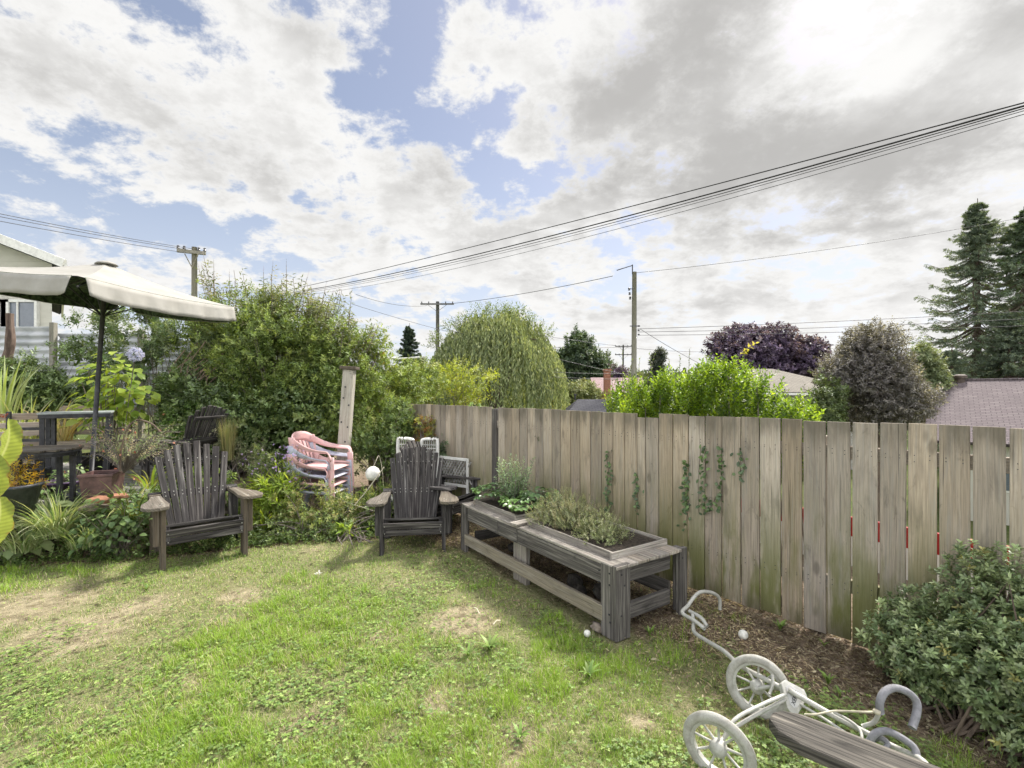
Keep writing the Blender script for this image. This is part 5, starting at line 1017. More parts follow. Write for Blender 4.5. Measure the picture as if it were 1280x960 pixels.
plant('orange_leaved_branch', 'single branch of orange leaves above the lime hedge', 'branch', [('foliage', bl2, LIME), ('stem', q, BARKG)], e0)
# ================================================================== background trees
def tree(name, label, px, Y_, top, bottom, wpx, pal, n=1800, m=9, L=.22, Wd=.12, slen=.3, lobes=9, mat=LEAF, flat=1.0, cz=None, alpha=60, shell=.4, lump=.5, bark=BARK, group=None, cat='tree', seed=0, up=.3, trunk=.22, kind='diamond', shape=None):
    c = at(px, (top+bottom)/2, Y_); Rz = (bottom-top)/2/F*Y_; Rx = wpx/2/F*Y_; gz = hz(c.x, c.y); rs = random.Random(px+seed); BL_ = []
    for i_ in range(lobes):
        a = rs.random()*6.28; zz = rs.uniform(-.75, .72); rr = math.sqrt(max(1-zz*zz, .05))*rs.uniform(.35, .68)
        if shape: rr *= shape(zz)
        BL_.append((c.x+math.cos(a)*rr*Rx, c.y+math.sin(a)*rr*Rx, c.z+zz*Rz*.8, Rx*rs.uniform(.30, .48)*(shape(zz) if shape else 1), Rx*rs.uniform(.3, .48), Rz*rs.uniform(.26, .42)))
    BL_.append((c.x, c.y, c.z-.05*Rz, Rx*.62, Rx*.62, Rz*.72))
    p, d = blobpts(BL_, n, shell, lump); b = LB().sprigs(p, d+np.array((0, 0, up))+rng.normal(0, .3, p.shape), slen*rng.uniform(.5, 1.4, len(p)), m, L, Wd, pal, alpha, kind)
    sm = MB(); hgt_t = c.z-gz; sm.tube([(c.x, c.y, gz-.1), (c.x+.05, c.y, gz+hgt_t*.5), (c.x, c.y, c.z+Rz*.4)], [trunk*Rx/2.5, trunk*.75*Rx/2.5, trunk*.2*Rx/2.5], 10)
    for q_ in BL_[:-1]: st_ = Vector((c.x, c.y, gz+hgt_t*rs.uniform(.45, .8))); e = Vector(q_[:3]); sm.tube([st_, st_.lerp(e, .5)+Vector((0, 0, .1*Rz)), e], [trunk*.4*Rx/2.5, trunk*.25*Rx/2.5, trunk*.1*Rx/2.5], 6)
    return plant(name, label, cat, [('crown', b, mat), ('trunk', sm, bark)], (c.x, c.y, gz), group)
PU = [(.10, .07, .125, 3), (.145, .105, .175, 3), (.07, .05, .085, 2), (.20, .155, .22, 1)]
tree('purple_leaf_tree', 'broad purple leaved tree beyond the lime hedge, its larger left crown', 945, 38, 400, 482, 112, PU, 3000, 9, .36, .22, .4, 12)
tree('purple_leaf_tree', 'lower purple leaved tree joined to the right of the taller purple one', 1000, 39, 412, 480, 92, PU, 2200, 9, .36, .22, .4, 10)
HO = [(.165, .152, .15, 3), (.215, .20, .195, 2), (.115, .11, .10, 3), (.30, .28, .27, 1)]
tree('grey_leaved_tree', 'dense rounded grey brown leaved tree behind the fence before the shingle roof', 1093, 13.5, 392, 560, 140, HO, 8500, 8, .095, .042, .16, 14, shell=.35, lump=.3, up=.5, shape=lambda z: 1-.35*max(z, 0))
shrub('grey_green_underbush', 'greener small leaved bush at the left foot of the grey tree', [ab(1035, 500, 12.8, .42, .4, .7), ab(1030, 525, 12.6, .4, .4, .5)], 1500, 8, .13, .08, .04, [(.14, .18, .08), (.10, .14, .06)])
tree('light_green_tree', 'light green tree between the grey tree and the spruce', 1155, 22, 428, 505, 48, [(.20, .24, .13), (.25, .28, .16), (.14, .18, .09)], 1500, 8, .18, .09, .25, 8)
tree('dark_conifer_tree', 'dark green pointed tree right of the willow', 722, 60, 405, 505, 62, [(.08, .12, .065), (.11, .155, .08), (.055, .085, .05)], 2600, 9, .5, .26, .6, 12, shape=lambda z: 1.1-.75*max(z, -.3), up=.6)
tree('loose_crowned_tree', 'small loose crowned tree between the dark tree and the thin pole', 757, 70, 432, 500, 40, [(.08, .11, .06), (.12, .14, .08)], 700, 8, .5, .3, .7, 8)
tree('yellow_green_tree', 'olive yellow rounded tree just above the dark roof', 722, 42, 473, 515, 62, [(.20, .23, .09), (.27, .28, .13), (.12, .15, .05)], 1500, 8, .28, .15, .4, 8)
tree('golden_shrub', 'golden yellow bush at the right foot of the willow', 695, 32, 480, 512, 26, [(.55, .42, .06), (.42, .38, .08)], 500, 8, .2, .1, .25, 5, mat=LIME, cat='shrub')
tree('dark_spire_shrub', 'dark narrow tree peeping over the hedge beside the tall pole', 822, 46, 434, 480, 22, [(.05, .07, .045), (.08, .09, .07)], 500, 8, .3, .15, .4, 5)
tree('plum_tree', 'small dark plum coloured tree beside the climbing covered chimney', 772, 48, 455, 505, 22, PU, 500, 8, .3, .17, .4, 5)
# far tree line closing the horizon
b = LB(); P_ = []
n = 15000; a = rng.uniform(-1.25, 1.3, n); rr = rng.uniform(95, 130, n); hh = 4.0+4.2*fbm(a*20, rr*0, 1, 3)+3*fbm(a*70, rr*0, 1, 5); z = -4+rng.random(n)**.7*(hh+3.2)
P_ = np.stack([rr*np.sin(a), rr*np.cos(a), z-1.8], 1); b.sprigs(P_, rng.normal(0, .5, P_.shape)+np.array((0, 0, .8)), 1.6, 7, 1.3, .75, [(.06, .09, .045), (.09, .125, .06), (.12, .14, .07)], 60)
tag(b.build('distant_woodland', LEAF, None), 'line of distant trees along the horizon', 'woodland', kind='stuff')
# willow
b = LB(); wc = at(620, 455, 28); Rx = 82/F*28; P_, D_ = [], []
for i_ in range(2500):
    a = random.random()*6.28; rr = Rx*math.sqrt(random.random()); u = rr/Rx; k_ = vn(rr*math.cos(a)*.9, rr*math.sin(a)*.9, 1., 4)*.7+.3*vn(rr*math.cos(a)*2.5, rr*math.sin(a)*2.5, 1., 5)
    zt = wc.z+(2.9*(1-u**2.8)+.1)*(.62+.62*k_)-random.random()*.5; zz = zt; x0, y0 = wc.x+math.cos(a)*rr, wc.y+math.sin(a)*rr*.8; ln = random.uniform(1.2, 4.2)*(.5+.7*u)
    ox = math.cos(a)*.35*u; oy = math.sin(a)*.35*u; nn_ = int(ln/.16); t_ = np.arange(nn_)*.16
    P_.append(np.stack([x0+ox*np.sqrt(t_+.02)+.03*np.sin(t_*6+i_), y0+oy*np.sqrt(t_+.02), zz-t_], 1))
P_ = np.concatenate(P_); n = len(P_); b.leaves(P_, np.stack([rng.normal(0, .42, n), rng.normal(0, .42, n), -np.ones(n)], 1), np.stack([rng.normal(0, .6, n), -np.ones(n), rng.normal(0, .5, n)+.3], 1), rng.uniform(.16, .30, n), rng.uniform(.05, .08, n), pick([(.22, .26, .12, 3), (.29, .33, .16, 2), (.15, .19, .09, 3), (.36, .39, .21, 1)], n))
p, d = blobpts([(wc.x+dx_, wc.y, wc.z+2.6+dz_, .8, .7, .5) for dx_, dz_ in ((-2.1, -.5), (-1.0, .1), (.2, .2), (1.3, .0), (2.4, -.9), (-3., -1.4))], 420, .5); b.sprigs(p, d+np.array((0, 0, .6)), .5, 9, .22, .06, [(.19, .24, .08), (.14, .19, .06)], 50)
sm = MB(); gz = hz(wc.x, wc.y); sm.tube([(wc.x, wc.y, gz), (wc.x+.1, wc.y, gz+3), (wc.x, wc.y, wc.z+1.2)], [.45, .35, .12], 10)
for i_ in range(12): a = i_*.52; sm.tube([(wc.x, wc.y, gz+3), (wc.x+math.cos(a)*Rx*.35, wc.y+math.sin(a)*Rx*.3, wc.z+1.5), (wc.x+math.cos(a)*Rx*.7, wc.y+math.sin(a)*Rx*.55, wc.z+1.3)], [.16, .1, .03], 6)
plant('weeping_willow', 'large weeping willow standing beyond the far end of the fence', 'tree', [('crown', b, LEAF), ('trunk', sm, BARK)], (wc.x, wc.y, gz))
# spruces
def spruce(label, px, top, Y_, wid, zbot, pal, seed=1, step=.62, nb=12, L=.5, name='spruce_tree', fil=1.0, group=None):
    rs = random.Random(seed); tp = at(px, top, Y_); gz = hz(tp.x, tp.y); sm = MB(); Hh = tp.z-gz; sm.tube([(tp.x, tp.y, gz), (tp.x, tp.y, gz+Hh*.5), (tp.x, tp.y, tp.z)], [.017*Hh, .01*Hh, .02], 8); b = LB(); z = tp.z-.5; P_, D_, S_ = [], [], []
    while z > gz+zbot:
        f = (tp.z-z)/(Hh-zbot); R_ = wid*(f**.86)*(1-.25*f)*rs.uniform(.72, 1.12)+.06
        for k_ in range(nb):
            a = rs.random()*6.28; Rb = R_*rs.uniform(.62, 1.15); z0 = z+rs.uniform(-.2, .2); pts = []
            for t_ in np.linspace(0, 1, 9): pts.append(Vector((tp.x+math.cos(a)*Rb*t_, tp.y+math.sin(a)*Rb*t_, z0-Rb*.34*math.sin(t_*2.2)*1.0+Rb*.16*t_**2.5)))
            sm.tube(pts[::2], [.05, .035, .025, .018, .008], 4, cap=False)
            for i_ in range(1, 9):
                if i_ < 3 and f > .3: continue
                for rep in range(int(3*fil)):
                    q_ = pts[i_-1].lerp(pts[i_], rs.random()); dr = (pts[i_]-pts[i_-1]).normalized(); P_.append(tuple(q_)); sd_ = rs.choice((-1, 1)); D_.append((dr.x-sd_*math.sin(a)*1.0, dr.y+sd_*math.cos(a)*1.0, -.35+rs.gauss(0, .15))); S_.append((.12+.16*min(f*2, 1))+.25*(1-i_/9)*min(Rb, 2)*.8)
        z -= step*rs.uniform(.8, 1.2)*(.7+.5*f)
    b.sprigs(np.array(P_), np.array(D_), np.array(S_), 8, L*.42, L*.12, pal, 40, taper=.3, droop=.3); return plant(name, label, 'tree', [('crown', b, NEEDLE), ('trunk', sm, BARK)], (tp.x, tp.y, gz), group)
SP = [(.16, .205, .15, 3), (.21, .26, .18, 2), (.12, .155, .11, 3), (.27, .32, .19, .8)]
spruce('tall pointed spruce with open drooping branches behind the shingle roof', 1222, 248, 34, 8.4, 1.0, SP, 3)
spruce('spruce cut by the right frame edge, beside the tallest one', 1280, 258, 32, 8.0, 1.0, SP+[(.10, .16, .06, 2)], 8, nb=11, fil=1.4)
spruce('dense lower spruce filling behind the purple grey roof', 1262, 385, 30, 5.0, .5, SP, 5, nb=12, fil=1.5)
spruce('low spruce between the light green tree and the tall spruce', 1190, 432, 31, 4.0, .5, SP, 9, nb=10, fil=1.3)
spruce('small distant fir left of the willow', 512, 404, 48, 4.0, .5, [(.05, .075, .055), (.07, .10, .07)], 6, .42, 10, .42, 'fir_tree', fil=2.)
# ================================================================== houses
def shingle(name, c1, c2, s_=1.0, rowh=.14):
    m, nt = newmat(name); N = NT(nt); uv = N.n('ShaderNodeUVMap').outputs[0]; br_ = N.n('ShaderNodeTexBrick'); N.l(uv, br_.inputs['Vector']); br_.inputs['Scale'].default_value = 1.
    br_.inputs['Brick Width'].default_value = .3; br_.inputs['Row Height'].default_value = rowh; br_.inputs['Mortar Size'].default_value = .012; br_.inputs['Bias'].default_value = -.1
    br_.inputs['Color1'].default_value = (*c1, 1); br_.inputs['Color2'].default_value = (*c2, 1); br_.inputs['Mortar'].default_value = (*[x*.45 for x in c1], 1)
    n_ = N.noise(uv, 1.2, 6, .6); n2_ = N.noise(uv, 16, 4); col = N.mix(N.mapr(n_, .4, .7, 0, .5), br_.outputs['Color'], tuple(x*.6 for x in c2)); col = N.mix(N.mapr(n2_, .5, .7, 0, .3), col, tuple(min(x*1.6, 1) for x in c1))
    N.out(N.prin(col, .9, N.bump(br_.outputs['Fac'], .5, .02), spec=.2).outputs[0]); return m
def siding(name, c): 
    m, nt = newmat(name); N = NT(nt); g_ = N.n('ShaderNodeNewGeometry').outputs['Position']; sp_ = N.n('ShaderNodeSeparateXYZ'); N.l(g_, sp_.inputs[0]); fr = N.m('FRACT', N.m('MULTIPLY', sp_.outputs[2], 6.)); n_ = N.noise(g_, 2.5, 5)
    col = N.mix(N.mapr(n_, .4, .7, 0, .4), c, tuple(x*.75 for x in c)); N.out(N.prin(col, .7, N.bump(fr, .9, .03), spec=.3).outputs[0]); return m
def quad(q, pts):
    k = len(q.v); q.v += [tuple(p) for p in pts]; q.f.append(list(range(k, k+len(pts)))); a = Vector(pts[0]); ex = (Vector(pts[1])-a).normalized(); nn = ex.cross(Vector(pts[-1])-a).normalized(); ey = nn.cross(ex); q.uv += [((Vector(p)-a).dot(ex), (Vector(p)-a).dot(ey)) for p in pts]
def thick(o, t_=.12): md = o.modifiers.new('th', 'SOLIDIFY'); md.thickness = t_; md.offset = -1; return o
M_SH1 = shingle('purple_grey_shingle', (.125, .102, .108), (.155, .13, .134)); M_SH2 = shingle('tan_grey_shingle', (.18, .165, .14), (.215, .195, .165)); M_SH3 = shingle('dark_shingle', (.055, .055, .065), (.075, .075, .085))
M_SID = siding('cream_siding', (.55, .53, .47)); M_SIDG = siding('grey_siding', (.42, .43, .45)); M_TRIM = M_WHITE; M_GL = plain('window_glass', (.10, .12, .15), .08, var=.1, spec=.8); M_BRICK = shingle('red_brick', (.33, .15, .10), (.40, .20, .14), rowh=.08)
def window(q_par, c, ex, w_, h_, name='window'):
    ex = Vector(ex).normalized(); nrm = ex.cross(Vector((0, 0, 1))); rot = Matrix((ex, -nrm, Vector((0, 0, 1)))).transposed(); q = MB()
    for s in (-1, 1): q.box(Vector(c)+ex*(s*w_/2), (.07, .10, h_+.07), rot); q.box(Vector(c)+Vector((0, 0, s*h_/2)), (w_-.07, .10, .07), rot)
    q.box(Vector(c), (.04, .08, h_-.07), rot); wn = q.build(name, M_TRIM, q_par, world=True); q = MB(); q.box(Vector(c)+nrm*(-.0), (w_-.07, .02, h_-.07), rot); q.build('pane', M_GL, wn, world=True)
# right house: long ridge
Yh = 17.0; a0 = at(1105, 476, 22.5); zr = a0.z; rh = thing('roofed_house', 'house behind the fence with long purple grey shingle roof', 'house', (13.5, 20, hz(13.5, 20)))
ridge = at(1158, 476, 22.5); zr = ridge.z; ze = zr-2.35; gz = hz(14, 19)-.5; rh.location = (ridge.x, ridge.y, gz); rh.rotation_euler = (0, 0, math.atan2(-.656, .754)); zr -= gz; ze -= gz; xL, xR, yr = 0., 17., 0.
q = MB(); quad(q, [(xL, yr-5.2, ze), (xR, yr-5.2, ze), (xR, yr, zr), (xL, yr, zr)]); quad(q, [(xR, yr+5.2, ze), (xL, yr+5.2, ze), (xL, yr, zr), (xR, yr, zr)]); thick(q.build('roof', M_SH1, rh))
q = MB(); q.box(((xL+xR)/2, yr, (ze-.1)/2), (xR-xL-1., 9.2, ze-.1)); q.build('wall', M_SID, rh); q = MB(); q.prism([(yr-4.6, ze-.1), (yr+4.6, ze-.1), (yr, zr-.25)], xL+.5, xL+.7, Matrix(((0, 0, 1, 0), (1, 0, 0, 0), (0, 1, 0, 0), (0, 0, 0, 1)))); q.build('gable', M_SID, rh)
q = MB(); q.tube([(xL-.0, yr, zr+.03), (xR, yr, zr+.03)], .06, 6); q.build('ridge_cap', M_SH1, rh)
for i_ in range(3):
    q = MB(); q.box((xL+2.5+4*i_, -4.63, ze-1.2), (1.5, .08, 1.2)); wn = q.build('window', M_TRIM, rh); q = MB(); q.box((xL+2.5+4*i_, -4.68, ze-1.2), (1.35, .03, 1.05)); q.build('pane', M_GL, wn)
q = MB(); q.lathe([(.17, -.5), (.17, -.02), (.24, -.02), (.24, .10), (.14, .15), (.0001, .16)], 14, c=(1.15, -.1, zr+.12)); q.build('roof_vent', plain('rusty_vent', (.10, .075, .06), .7), rh)
q = MB(); q.box((4.15, -.1, zr-.1), (.5, .5, 1.0)); q.build('chimney', M_CONC, rh)
# hip roof house
Yh = 34; rd = at(948, 461, Yh); ev = at(1012, 488, Yh-4); hh_ = thing('hip_roof_house', 'pale house with tan hipped roof between the lime hedge and the grey tree', 'house', (rd.x, rd.y, hz(rd.x, rd.y))); cx, cy = rd.x+.1, rd.y; zr, ze = rd.z, ev.z-.1; hw, hd = 4.6, 4.6; gz = hz(cx, cy)-.3
q = MB(); r1, r2 = (cx-.9, cy, zr), (cx+.9, cy, zr); E = [(cx-hw, cy-hd, ze), (cx+hw, cy-hd, ze), (cx+hw, cy+hd, ze), (cx-hw, cy+hd, ze)]; quad(q, [E[0], E[1], r2, r1]); quad(q, [E[2], E[3], r1, r2]); quad(q, [E[1], E[2], r2]); quad(q, [E[3], E[0], r1]); thick(q.build('roof', M_SH2, hh_, world=True))
q = MB(); q.box((cx, cy, (gz+ze-.12)/2), (2*hw-.9, 2*hd-.9, ze-.12-gz)); q.build('wall', plain('pale_stucco', (.42, .40, .37), .85, var=.15), hh_, world=True); q = MB(); q.box((cx, cy-hd, ze-.12), (2*hw+.1, .12, .14), None); q.box((cx+hw, cy, ze-.12), (.12, 2*hd-.2, .14)); q.build('gutter', M_TRIM, hh_, world=True)
window(hh_, (cx+1.8, cy-hd+.43, ze-1.1), (1, 0, 0), 1.2, 1.0); window(hh_, (cx-1.8, cy-hd+.43, ze-1.1), (1, 0, 0), 1.2, 1.0)
# dark low roof
Yh = 26; dr = thing('dark_roofed_shed', 'low building with dark shingle roof seen over the fence by the willow', 'shed', (at(735, 500, Yh).x, Yh, hz(4, 26))); A_, B_ = at(722, 499, Yh), at(800, 499, Yh); ze = A_.z-1.3
q = MB(); quad(q, [(A_.x-1.3, Yh-2.4, ze), (B_.x+.8, Yh-2.4, ze), (B_.x+.3, Yh, A_.z), (A_.x, Yh, A_.z)]); quad(q, [(B_.x+.8, Yh+2.4, ze), (A_.x-1.3, Yh+2.4, ze), (A_.x, Yh, A_.z), (B_.x+.3, Yh, A_.z)]); quad(q, [(A_.x-1.3, Yh+2.4, ze), (A_.x-1.3, Yh-2.4, ze), (A_.x, Yh, A_.z)]); thick(q.build('roof', M_SH3, dr, world=True))
gz = hz(4, 26)-.3; q = MB(); q.box(((A_.x+B_.x)/2-.3, Yh, (ze-.1+gz)/2), (B_.x-A_.x+1.4, 4.2, ze-.1-gz)); q.build('wall', M_SID, dr, world=True)
q = MB(); q.lathe([(.05, 0), (.05, .25), (.09, .26), (.09, .32), (.0001, .33)], 10, c=tuple(at(719, 500, Yh-.1))); q.build('vent_pipe', M_BLACKM, dr, world=True)
# brick chimney house
Yh = 45; ch = thing('brick_house', 'distant house with pinkish brick chimney beside the thin dark pole', 'house', (at(768, 500, Yh).x, Yh, hz(9, 45))); c_ = at(768, 480, Yh); gz = hz(9, 45)-.3
q = MB(); q.box((c_.x+.6, Yh+2, (gz+c_.z-.9)/2), (4.5, 4, c_.z-.9-gz)); q.build('wall', M_BRICK, ch, world=True); q = MB(); zt = c_.z-.85; x0 = c_.x+.6; quad(q, [(x0-2.5, Yh-.3, zt), (x0+2.5, Yh-.3, zt), (x0+2.5, Yh+2, zt+1.5), (x0-2.5, Yh+2, zt+1.5)]); quad(q, [(x0+2.5, Yh+4.3, zt), (x0-2.5, Yh+4.3, zt), (x0-2.5, Yh+2, zt+1.5), (x0+2.5, Yh+2, zt+1.5)]); thick(q.build('roof', plain('pink_roof', (.36, .25, .25), .85), ch, world=True))
q = MB(); q.box((at(759, 480, Yh-.5).x, Yh-.4, c_.z-.6), (.55, .55, 3.6)); q.box((at(759, 480, Yh-.5).x, Yh-.4, c_.z+1.28), (.68, .68, .18)); q.build('chimney', M_BRICK, ch, world=True)
# left house
Yh = 13.0; A_ = at(-60, 268, Yh); B_ = at(102, 331, Yh); lh = thing('gabled_house', 'cream sided house with white eaves behind the parasol at the left', 'house', (-15.5, 15, hz(-15, 15))); gz = hz(-15, 15)-.1
xr, zr = A_.x-1.8, A_.z+.7; sl = (B_.z-A_.z)/(B_.x-A_.x); xe = B_.x; ze = B_.z; zr = ze-sl*(xe-xr); xw = 2*xr-xe
q = MB(); quad(q, [(xe, Yh-.5, ze), (xe-8, Yh+8, ze), (xr-8, Yh+8, zr), (xr, Yh-.5, zr)]); quad(q, [(xw-8, Yh+8, ze), (xw, Yh-.5, ze), (xr, Yh-.5, zr), (xr-8, Yh+8, zr)]); thick(q.build('roof', M_SH3, lh, world=True), .10)
q = MB(); q.beam((xe+.02, Yh-.53, ze-.10), (xr, Yh-.53, zr-.10), .05, .22, (0, 0, 1)); q.beam((xw-.02, Yh-.53, ze-.10), (xr, Yh-.53, zr-.10), .05, .22, (0, 0, 1)); q.beam((xe+.03, Yh-.5, ze-.12), (xe-7.97, Yh+8, ze-.12), .06, .2); q.build('fascia', M_WHITE, lh, world=True)
q = MB(); q.prism([(xw+.8, gz), (xe-.8, gz), (xe-.8, ze+.02-sl*-.0-.25+(-sl)*.8), (xr, zr-.25), (xw+.8, ze-.25+(-sl)*.8)], -(Yh+8.5), -Yh, Matrix(((1, 0, .97, .97*Yh), (0, 0, -1, 0), (0, 1, 0, 0), (0, 0, 0, 1)))); q.build('wall', M_SID, lh, world=True)
for px in (-10, 25): c_ = at(px, 385, Yh); window(lh, (c_.x, Yh-.04, 3.6), (1, 0, 0), 1.0, 1.0)
# grey fence / corrugated panels behind the hedge
gf = thing('corrugated_fence', 'grey and white corrugated panel fence half hidden by the hedge at the left', 'fence', (-9.5, 9.6, 0)); m_, nt_ = newmat('corrugated_sheet'); N = NT(nt_); g_ = N.n('ShaderNodeNewGeometry').outputs['Position']; n_ = N.noise(g_, 3, 5)
N.out(N.prin(N.mix(N.mapr(n_, .35, .65), (.46, .47, .49), (.30, .31, .33)), .45, spec=.4).outputs[0]); M_COR = m_
for k_ in range(5):
    x0 = -12.6+k_*1.75; q = MB(); nn_ = 44; zb, zt = 1.2, 3.12-.14*k_; 
    for i_ in range(nn_+1):
        z_ = zb+(zt-zb)*i_/nn_; y_ = 9.7+.03*math.sin(i_*1.7)
        q.v += [(x0, y_, z_), (x0+1.7, y_, z_)]
    for i_ in range(nn_): q.f.append([2*i_, 2*i_+1, 2*i_+3, 2*i_+2]); q.uv += [(0, 0)]*4
    q.build('panel', M_COR, gf, smooth=True, world=True)
for k_ in range(6): q = MB(); q.box((-12.63+k_*1.75, 9.62, 1.6), (.09, .09, 3.5-.3*k_), None, 2); q.build('post', W_POLE, gf, .004, world=True)
q = MB(); a_, c_ = at(6, 470, 8.6), at(12, 392, 8.6); q.tube(smooth_path([(a_.x, a_.y, .3), a_, a_.lerp(c_, .5)+Vector((.05, 0, 0)), c_], 5), [.10-.003*i+.006*math.sin(i*1.3) for i in range(16)], 9); q.tube([a_+Vector((.1, 0, 0)), at(28, 455, 8.5)], [.1, .05], 7); tag(q.build('dead_tree_stump', barkmat('stump_bark', (.17, .125, .10), (.07, .05, .042)), None), 'brown broken dead trunk before the corrugated panels at the left', 'tree stump')
# ================================================================== poles, signal, wires
M_INS = plain('insulator', (.10, .10, .11), .4)
def upole(label, px, top, Y_, arm=None, rad=.14, mat=W_POLE, arms=(0,), name='utility_pole', lean=0, armw=2.2):
    tp = at(px, top, Y_); gz = hz(tp.x, tp.y); t = thing(name, label, 'utility pole', (tp.x, tp.y, gz), 0); q = MB(); q.tube([(tp.x-lean, tp.y, gz), (tp.x, tp.y, tp.z)], [rad*1.15, rad*.85], 10); q.build('shaft', mat, t, smooth=True, world=True)
    for k_, dz_ in enumerate(arms):
        q = MB(); q.box((tp.x, tp.y-rad-.06, tp.z-.25-dz_), (armw, .11, .13), Matrix.Rotation(R(arm or 0), 3, 'Z'), 0); ca_ = q.build('crossarm', mat, t, world=True)
        for s in (-1, -.55, .55, 1): v = Matrix.Rotation(R(arm or 0), 3, 'Z')@Vector((s*armw*.46, 0, 0)); q = MB(); q.lathe([(.0001, 0), (.05, 0), (.06, .05), (.035, .09), (.055, .13), (.0001, .17)], 8, c=(tp.x+v.x, tp.y-rad-.06+v.y, tp.z-.185-dz_)); q.build('insulator', M_INS, ca_, world=True)
        q = MB(); [q.beam((tp.x, tp.y-rad-.02, tp.z-.9-dz_), (tp.x+s*armw*.28, tp.y-rad-.06, tp.z-.32-dz_), .03, .03) for s in (-1, 1)]; q.build('brace', mat, t, world=True)
    return t, tp
upole('left utility pole with short crossarm behind the butterfly bush', 243, 309, 20, 25, .12, armw=1.0)
upole('grey utility pole with wide crossarm rising beside the willow', 547, 377, 42, 0, .17, plain('grey_pole_wood', (.17, .165, .16), .9), armw=2.9)
t3, tp3 = upole('tall bare wooden utility pole behind the lime hedge', 793, 340, 28, 0, .15, arms=(), lean=.05)
q = MB(); q.box((tp3.x-.12, tp3.y-.02, tp3.z+.15), (.05, .06, .55), None, 2); q.tube([(tp3.x-.12, tp3.y, tp3.z+.38), (tp3.x-.75, tp3.y-.3, tp3.z+.13), (tp3.x-1.1, tp3.y-.4, tp3.z-.0)], .03, 6); q.build('top_bracket', M_BLACKM, t3, world=True)
q = MB(); [q.lathe([(.0001, 0), (.07, .02), (.05, .08), (.07, .14), (.0001, .2)], 8, c=(tp3.x-.33+.03*i_, tp3.y-.1, tp3.z-1.1-.26*i_)) for i_ in range(3)]; q.box((tp3.x-.18, tp3.y-.1, tp3.z-1.0), (.3, .04, .04)); q.build('insulator', M_INS, t3, world=True)
q = MB(); [q.lathe([(.0001, 0), (.06, .02), (.06, .1), (.0001, .12)], 8, c=(tp3.x+.22, tp3.y-.1, tp3.z-3.2-.25*i_)) for i_ in range(3)]; q.box((tp3.x, tp3.y-.12, tp3.z-3.15), (.6, .05, .05)); q.build('spool_rack', M_INS, t3, world=True)
upole('thin dark utility pole with two crossarms, farthest away', 779, 431, 75, 0, .12, plain('dark_pole_wood', (.07, .065, .06), .9), arms=(0, 1.3), armw=2.6)
ts = thing('traffic_signal', 'yellow traffic signal hanging from a pale mast arm left of the willow', 'traffic light', at(531, 470, 40)); hp = at(478, 448, 40); q = MB(); e_ = at(531, 446, 40)
q.tube([hp+Vector((0, 0, .1)), at(500, 448.5, 40), e_], [.05, .07, .09], 8); q.build('mast_arm', M_WHITE, ts, smooth=True, world=True); q = MB(); q.tube([(e_.x, e_.y, hz(e_.x, e_.y)), (e_.x, e_.y, e_.z)], [.14, .10], 10); q.build('mast', M_WHITE, ts, smooth=True, world=True)
q = MB(); q.box(hp, (.36, .3, 1.05)); hs_ = q.build('housing', plain('signal_yellow', (.62, .36, .03), .5), ts, .03, world=True)
for k_, cl_ in enumerate([(.35, .03, .02), (.45, .25, .02), (.03, .2, .08)]): q = MB(); q.lathe([(.0001, -.02), (.11, -.02), (.13, .03), (.11, .03), (.0001, .0)], 14, M=Matrix.Translation(hp+Vector((0, -.16, .33-.33*k_)))@Matrix.Rotation(R(90), 4, 'X')); q.build('lens', plain('lens_%d' % k_, cl_, .3), hs_, world=True)
def wire(label, pts, r_, sag=0., group=None):
    A_, B_ = at(*pts[0]), at(*pts[-1]); P_ = [A_.lerp(B_, t_)+Vector((0, 0, -sag*4*t_*(1-t_))) for t_ in np.linspace(0, 1, 25)]; q = MB(); q.tube(P_, r_, 5); tag(q.build('power_line', M_WIRE, None, smooth=True), label, 'cable', group)
G1 = 'overhead cables crossing the sky'
wire('topmost cable of the thick bundle crossing the sky from the right edge', [(1330, 115, 10), (328, 369, 38)], .016, .22, G1)
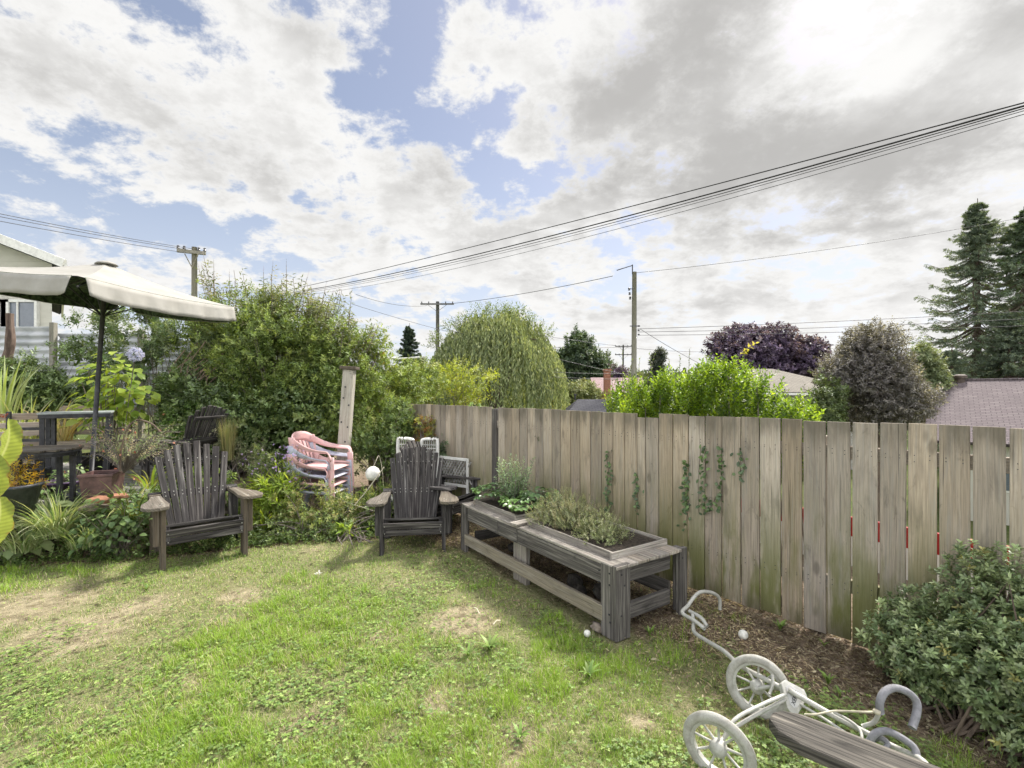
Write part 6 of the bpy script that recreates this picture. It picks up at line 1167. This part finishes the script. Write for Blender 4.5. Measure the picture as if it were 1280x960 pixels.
wire('thickest dark cable of the bundle, just under the topmost one', [(1330, 118, 10), (328, 370.5, 38)], .022, .55, G1)
wire('twin cable hugging the underside of the thickest one', [(1330, 121, 10.1), (329, 371, 38)], .012, .62, G1)
wire('thin cable third in the bundle crossing the sky', [(1330, 124, 10), (330, 372, 38)], .008, .66, G1)
wire('lowest thin cable of the bundle crossing the sky', [(1330, 128, 10), (331, 373, 38)], .008, .80, G1)
G2 = 'thin cables running from the left pole to the left edge'
for k_, (y0, y1, lab) in enumerate([(255, 311, 'upper thin cable from the left pole to the left edge'), (259, 313, 'middle thin cable from the left pole to the left edge'), (265, 317, 'lowest thin cable from the left pole to the left edge')]): wire(lab, [(-60, y0, 12), (240, y1, 20)], .009, .05, G2)
G3 = 'thin far cables'
for (p0, p1, r_, sg, lab) in [((1330, 262, 30), (795, 341, 28), .012, .3, 'single faint cable rising from the tall bare pole toward the spruce'), ((766, 345, 28), (548, 381, 42), .018, .2, 'cable between the tall bare pole and the grey crossarm pole'), ((1330, 386, 24), (797, 411, 28), .013, .1, 'highest of the level cables right of the tall bare pole'), ((1330, 396, 24), (797, 415, 28), .013, .12, 'middle level cable right of the tall bare pole'), ((1330, 405, 24), (797, 419, 28), .013, .12, 'lowest level cable right of the tall bare pole'),
    ((445, 368, 30), (534, 382, 42), .014, .3, 'cable running left from the grey crossarm pole'), ((440, 380, 30), (640, 432, 40), .014, .2, 'slanting cable passing in front of the willow'), ((800, 411, 28), (890, 462, 34), .014, .1, 'service cable falling from the tall pole to the hipped roof'), ((570, 400, 26), (770, 432, 30), .012, .1, 'thin cable crossing the upper part of the willow'), ((560, 412, 26), (790, 470, 28), .012, .1, 'lower thin cable crossing the willow'), ((690, 465, 26), (790, 467, 28), .011, .04, 'short level cable before the dark pointed tree'), ((690, 471, 26), (790, 474, 28), .011, .04, 'short level cable just above the olive tree'), ((560, 428, 60), (779, 434, 75), .03, .3, 'cable reaching the thin dark pole from the left'), ((779, 434, 75), (900, 440, 75), .03, .2, 'cable leaving the thin dark pole to the right')]: wire(lab, [p0, p1], r_, sg, G3)
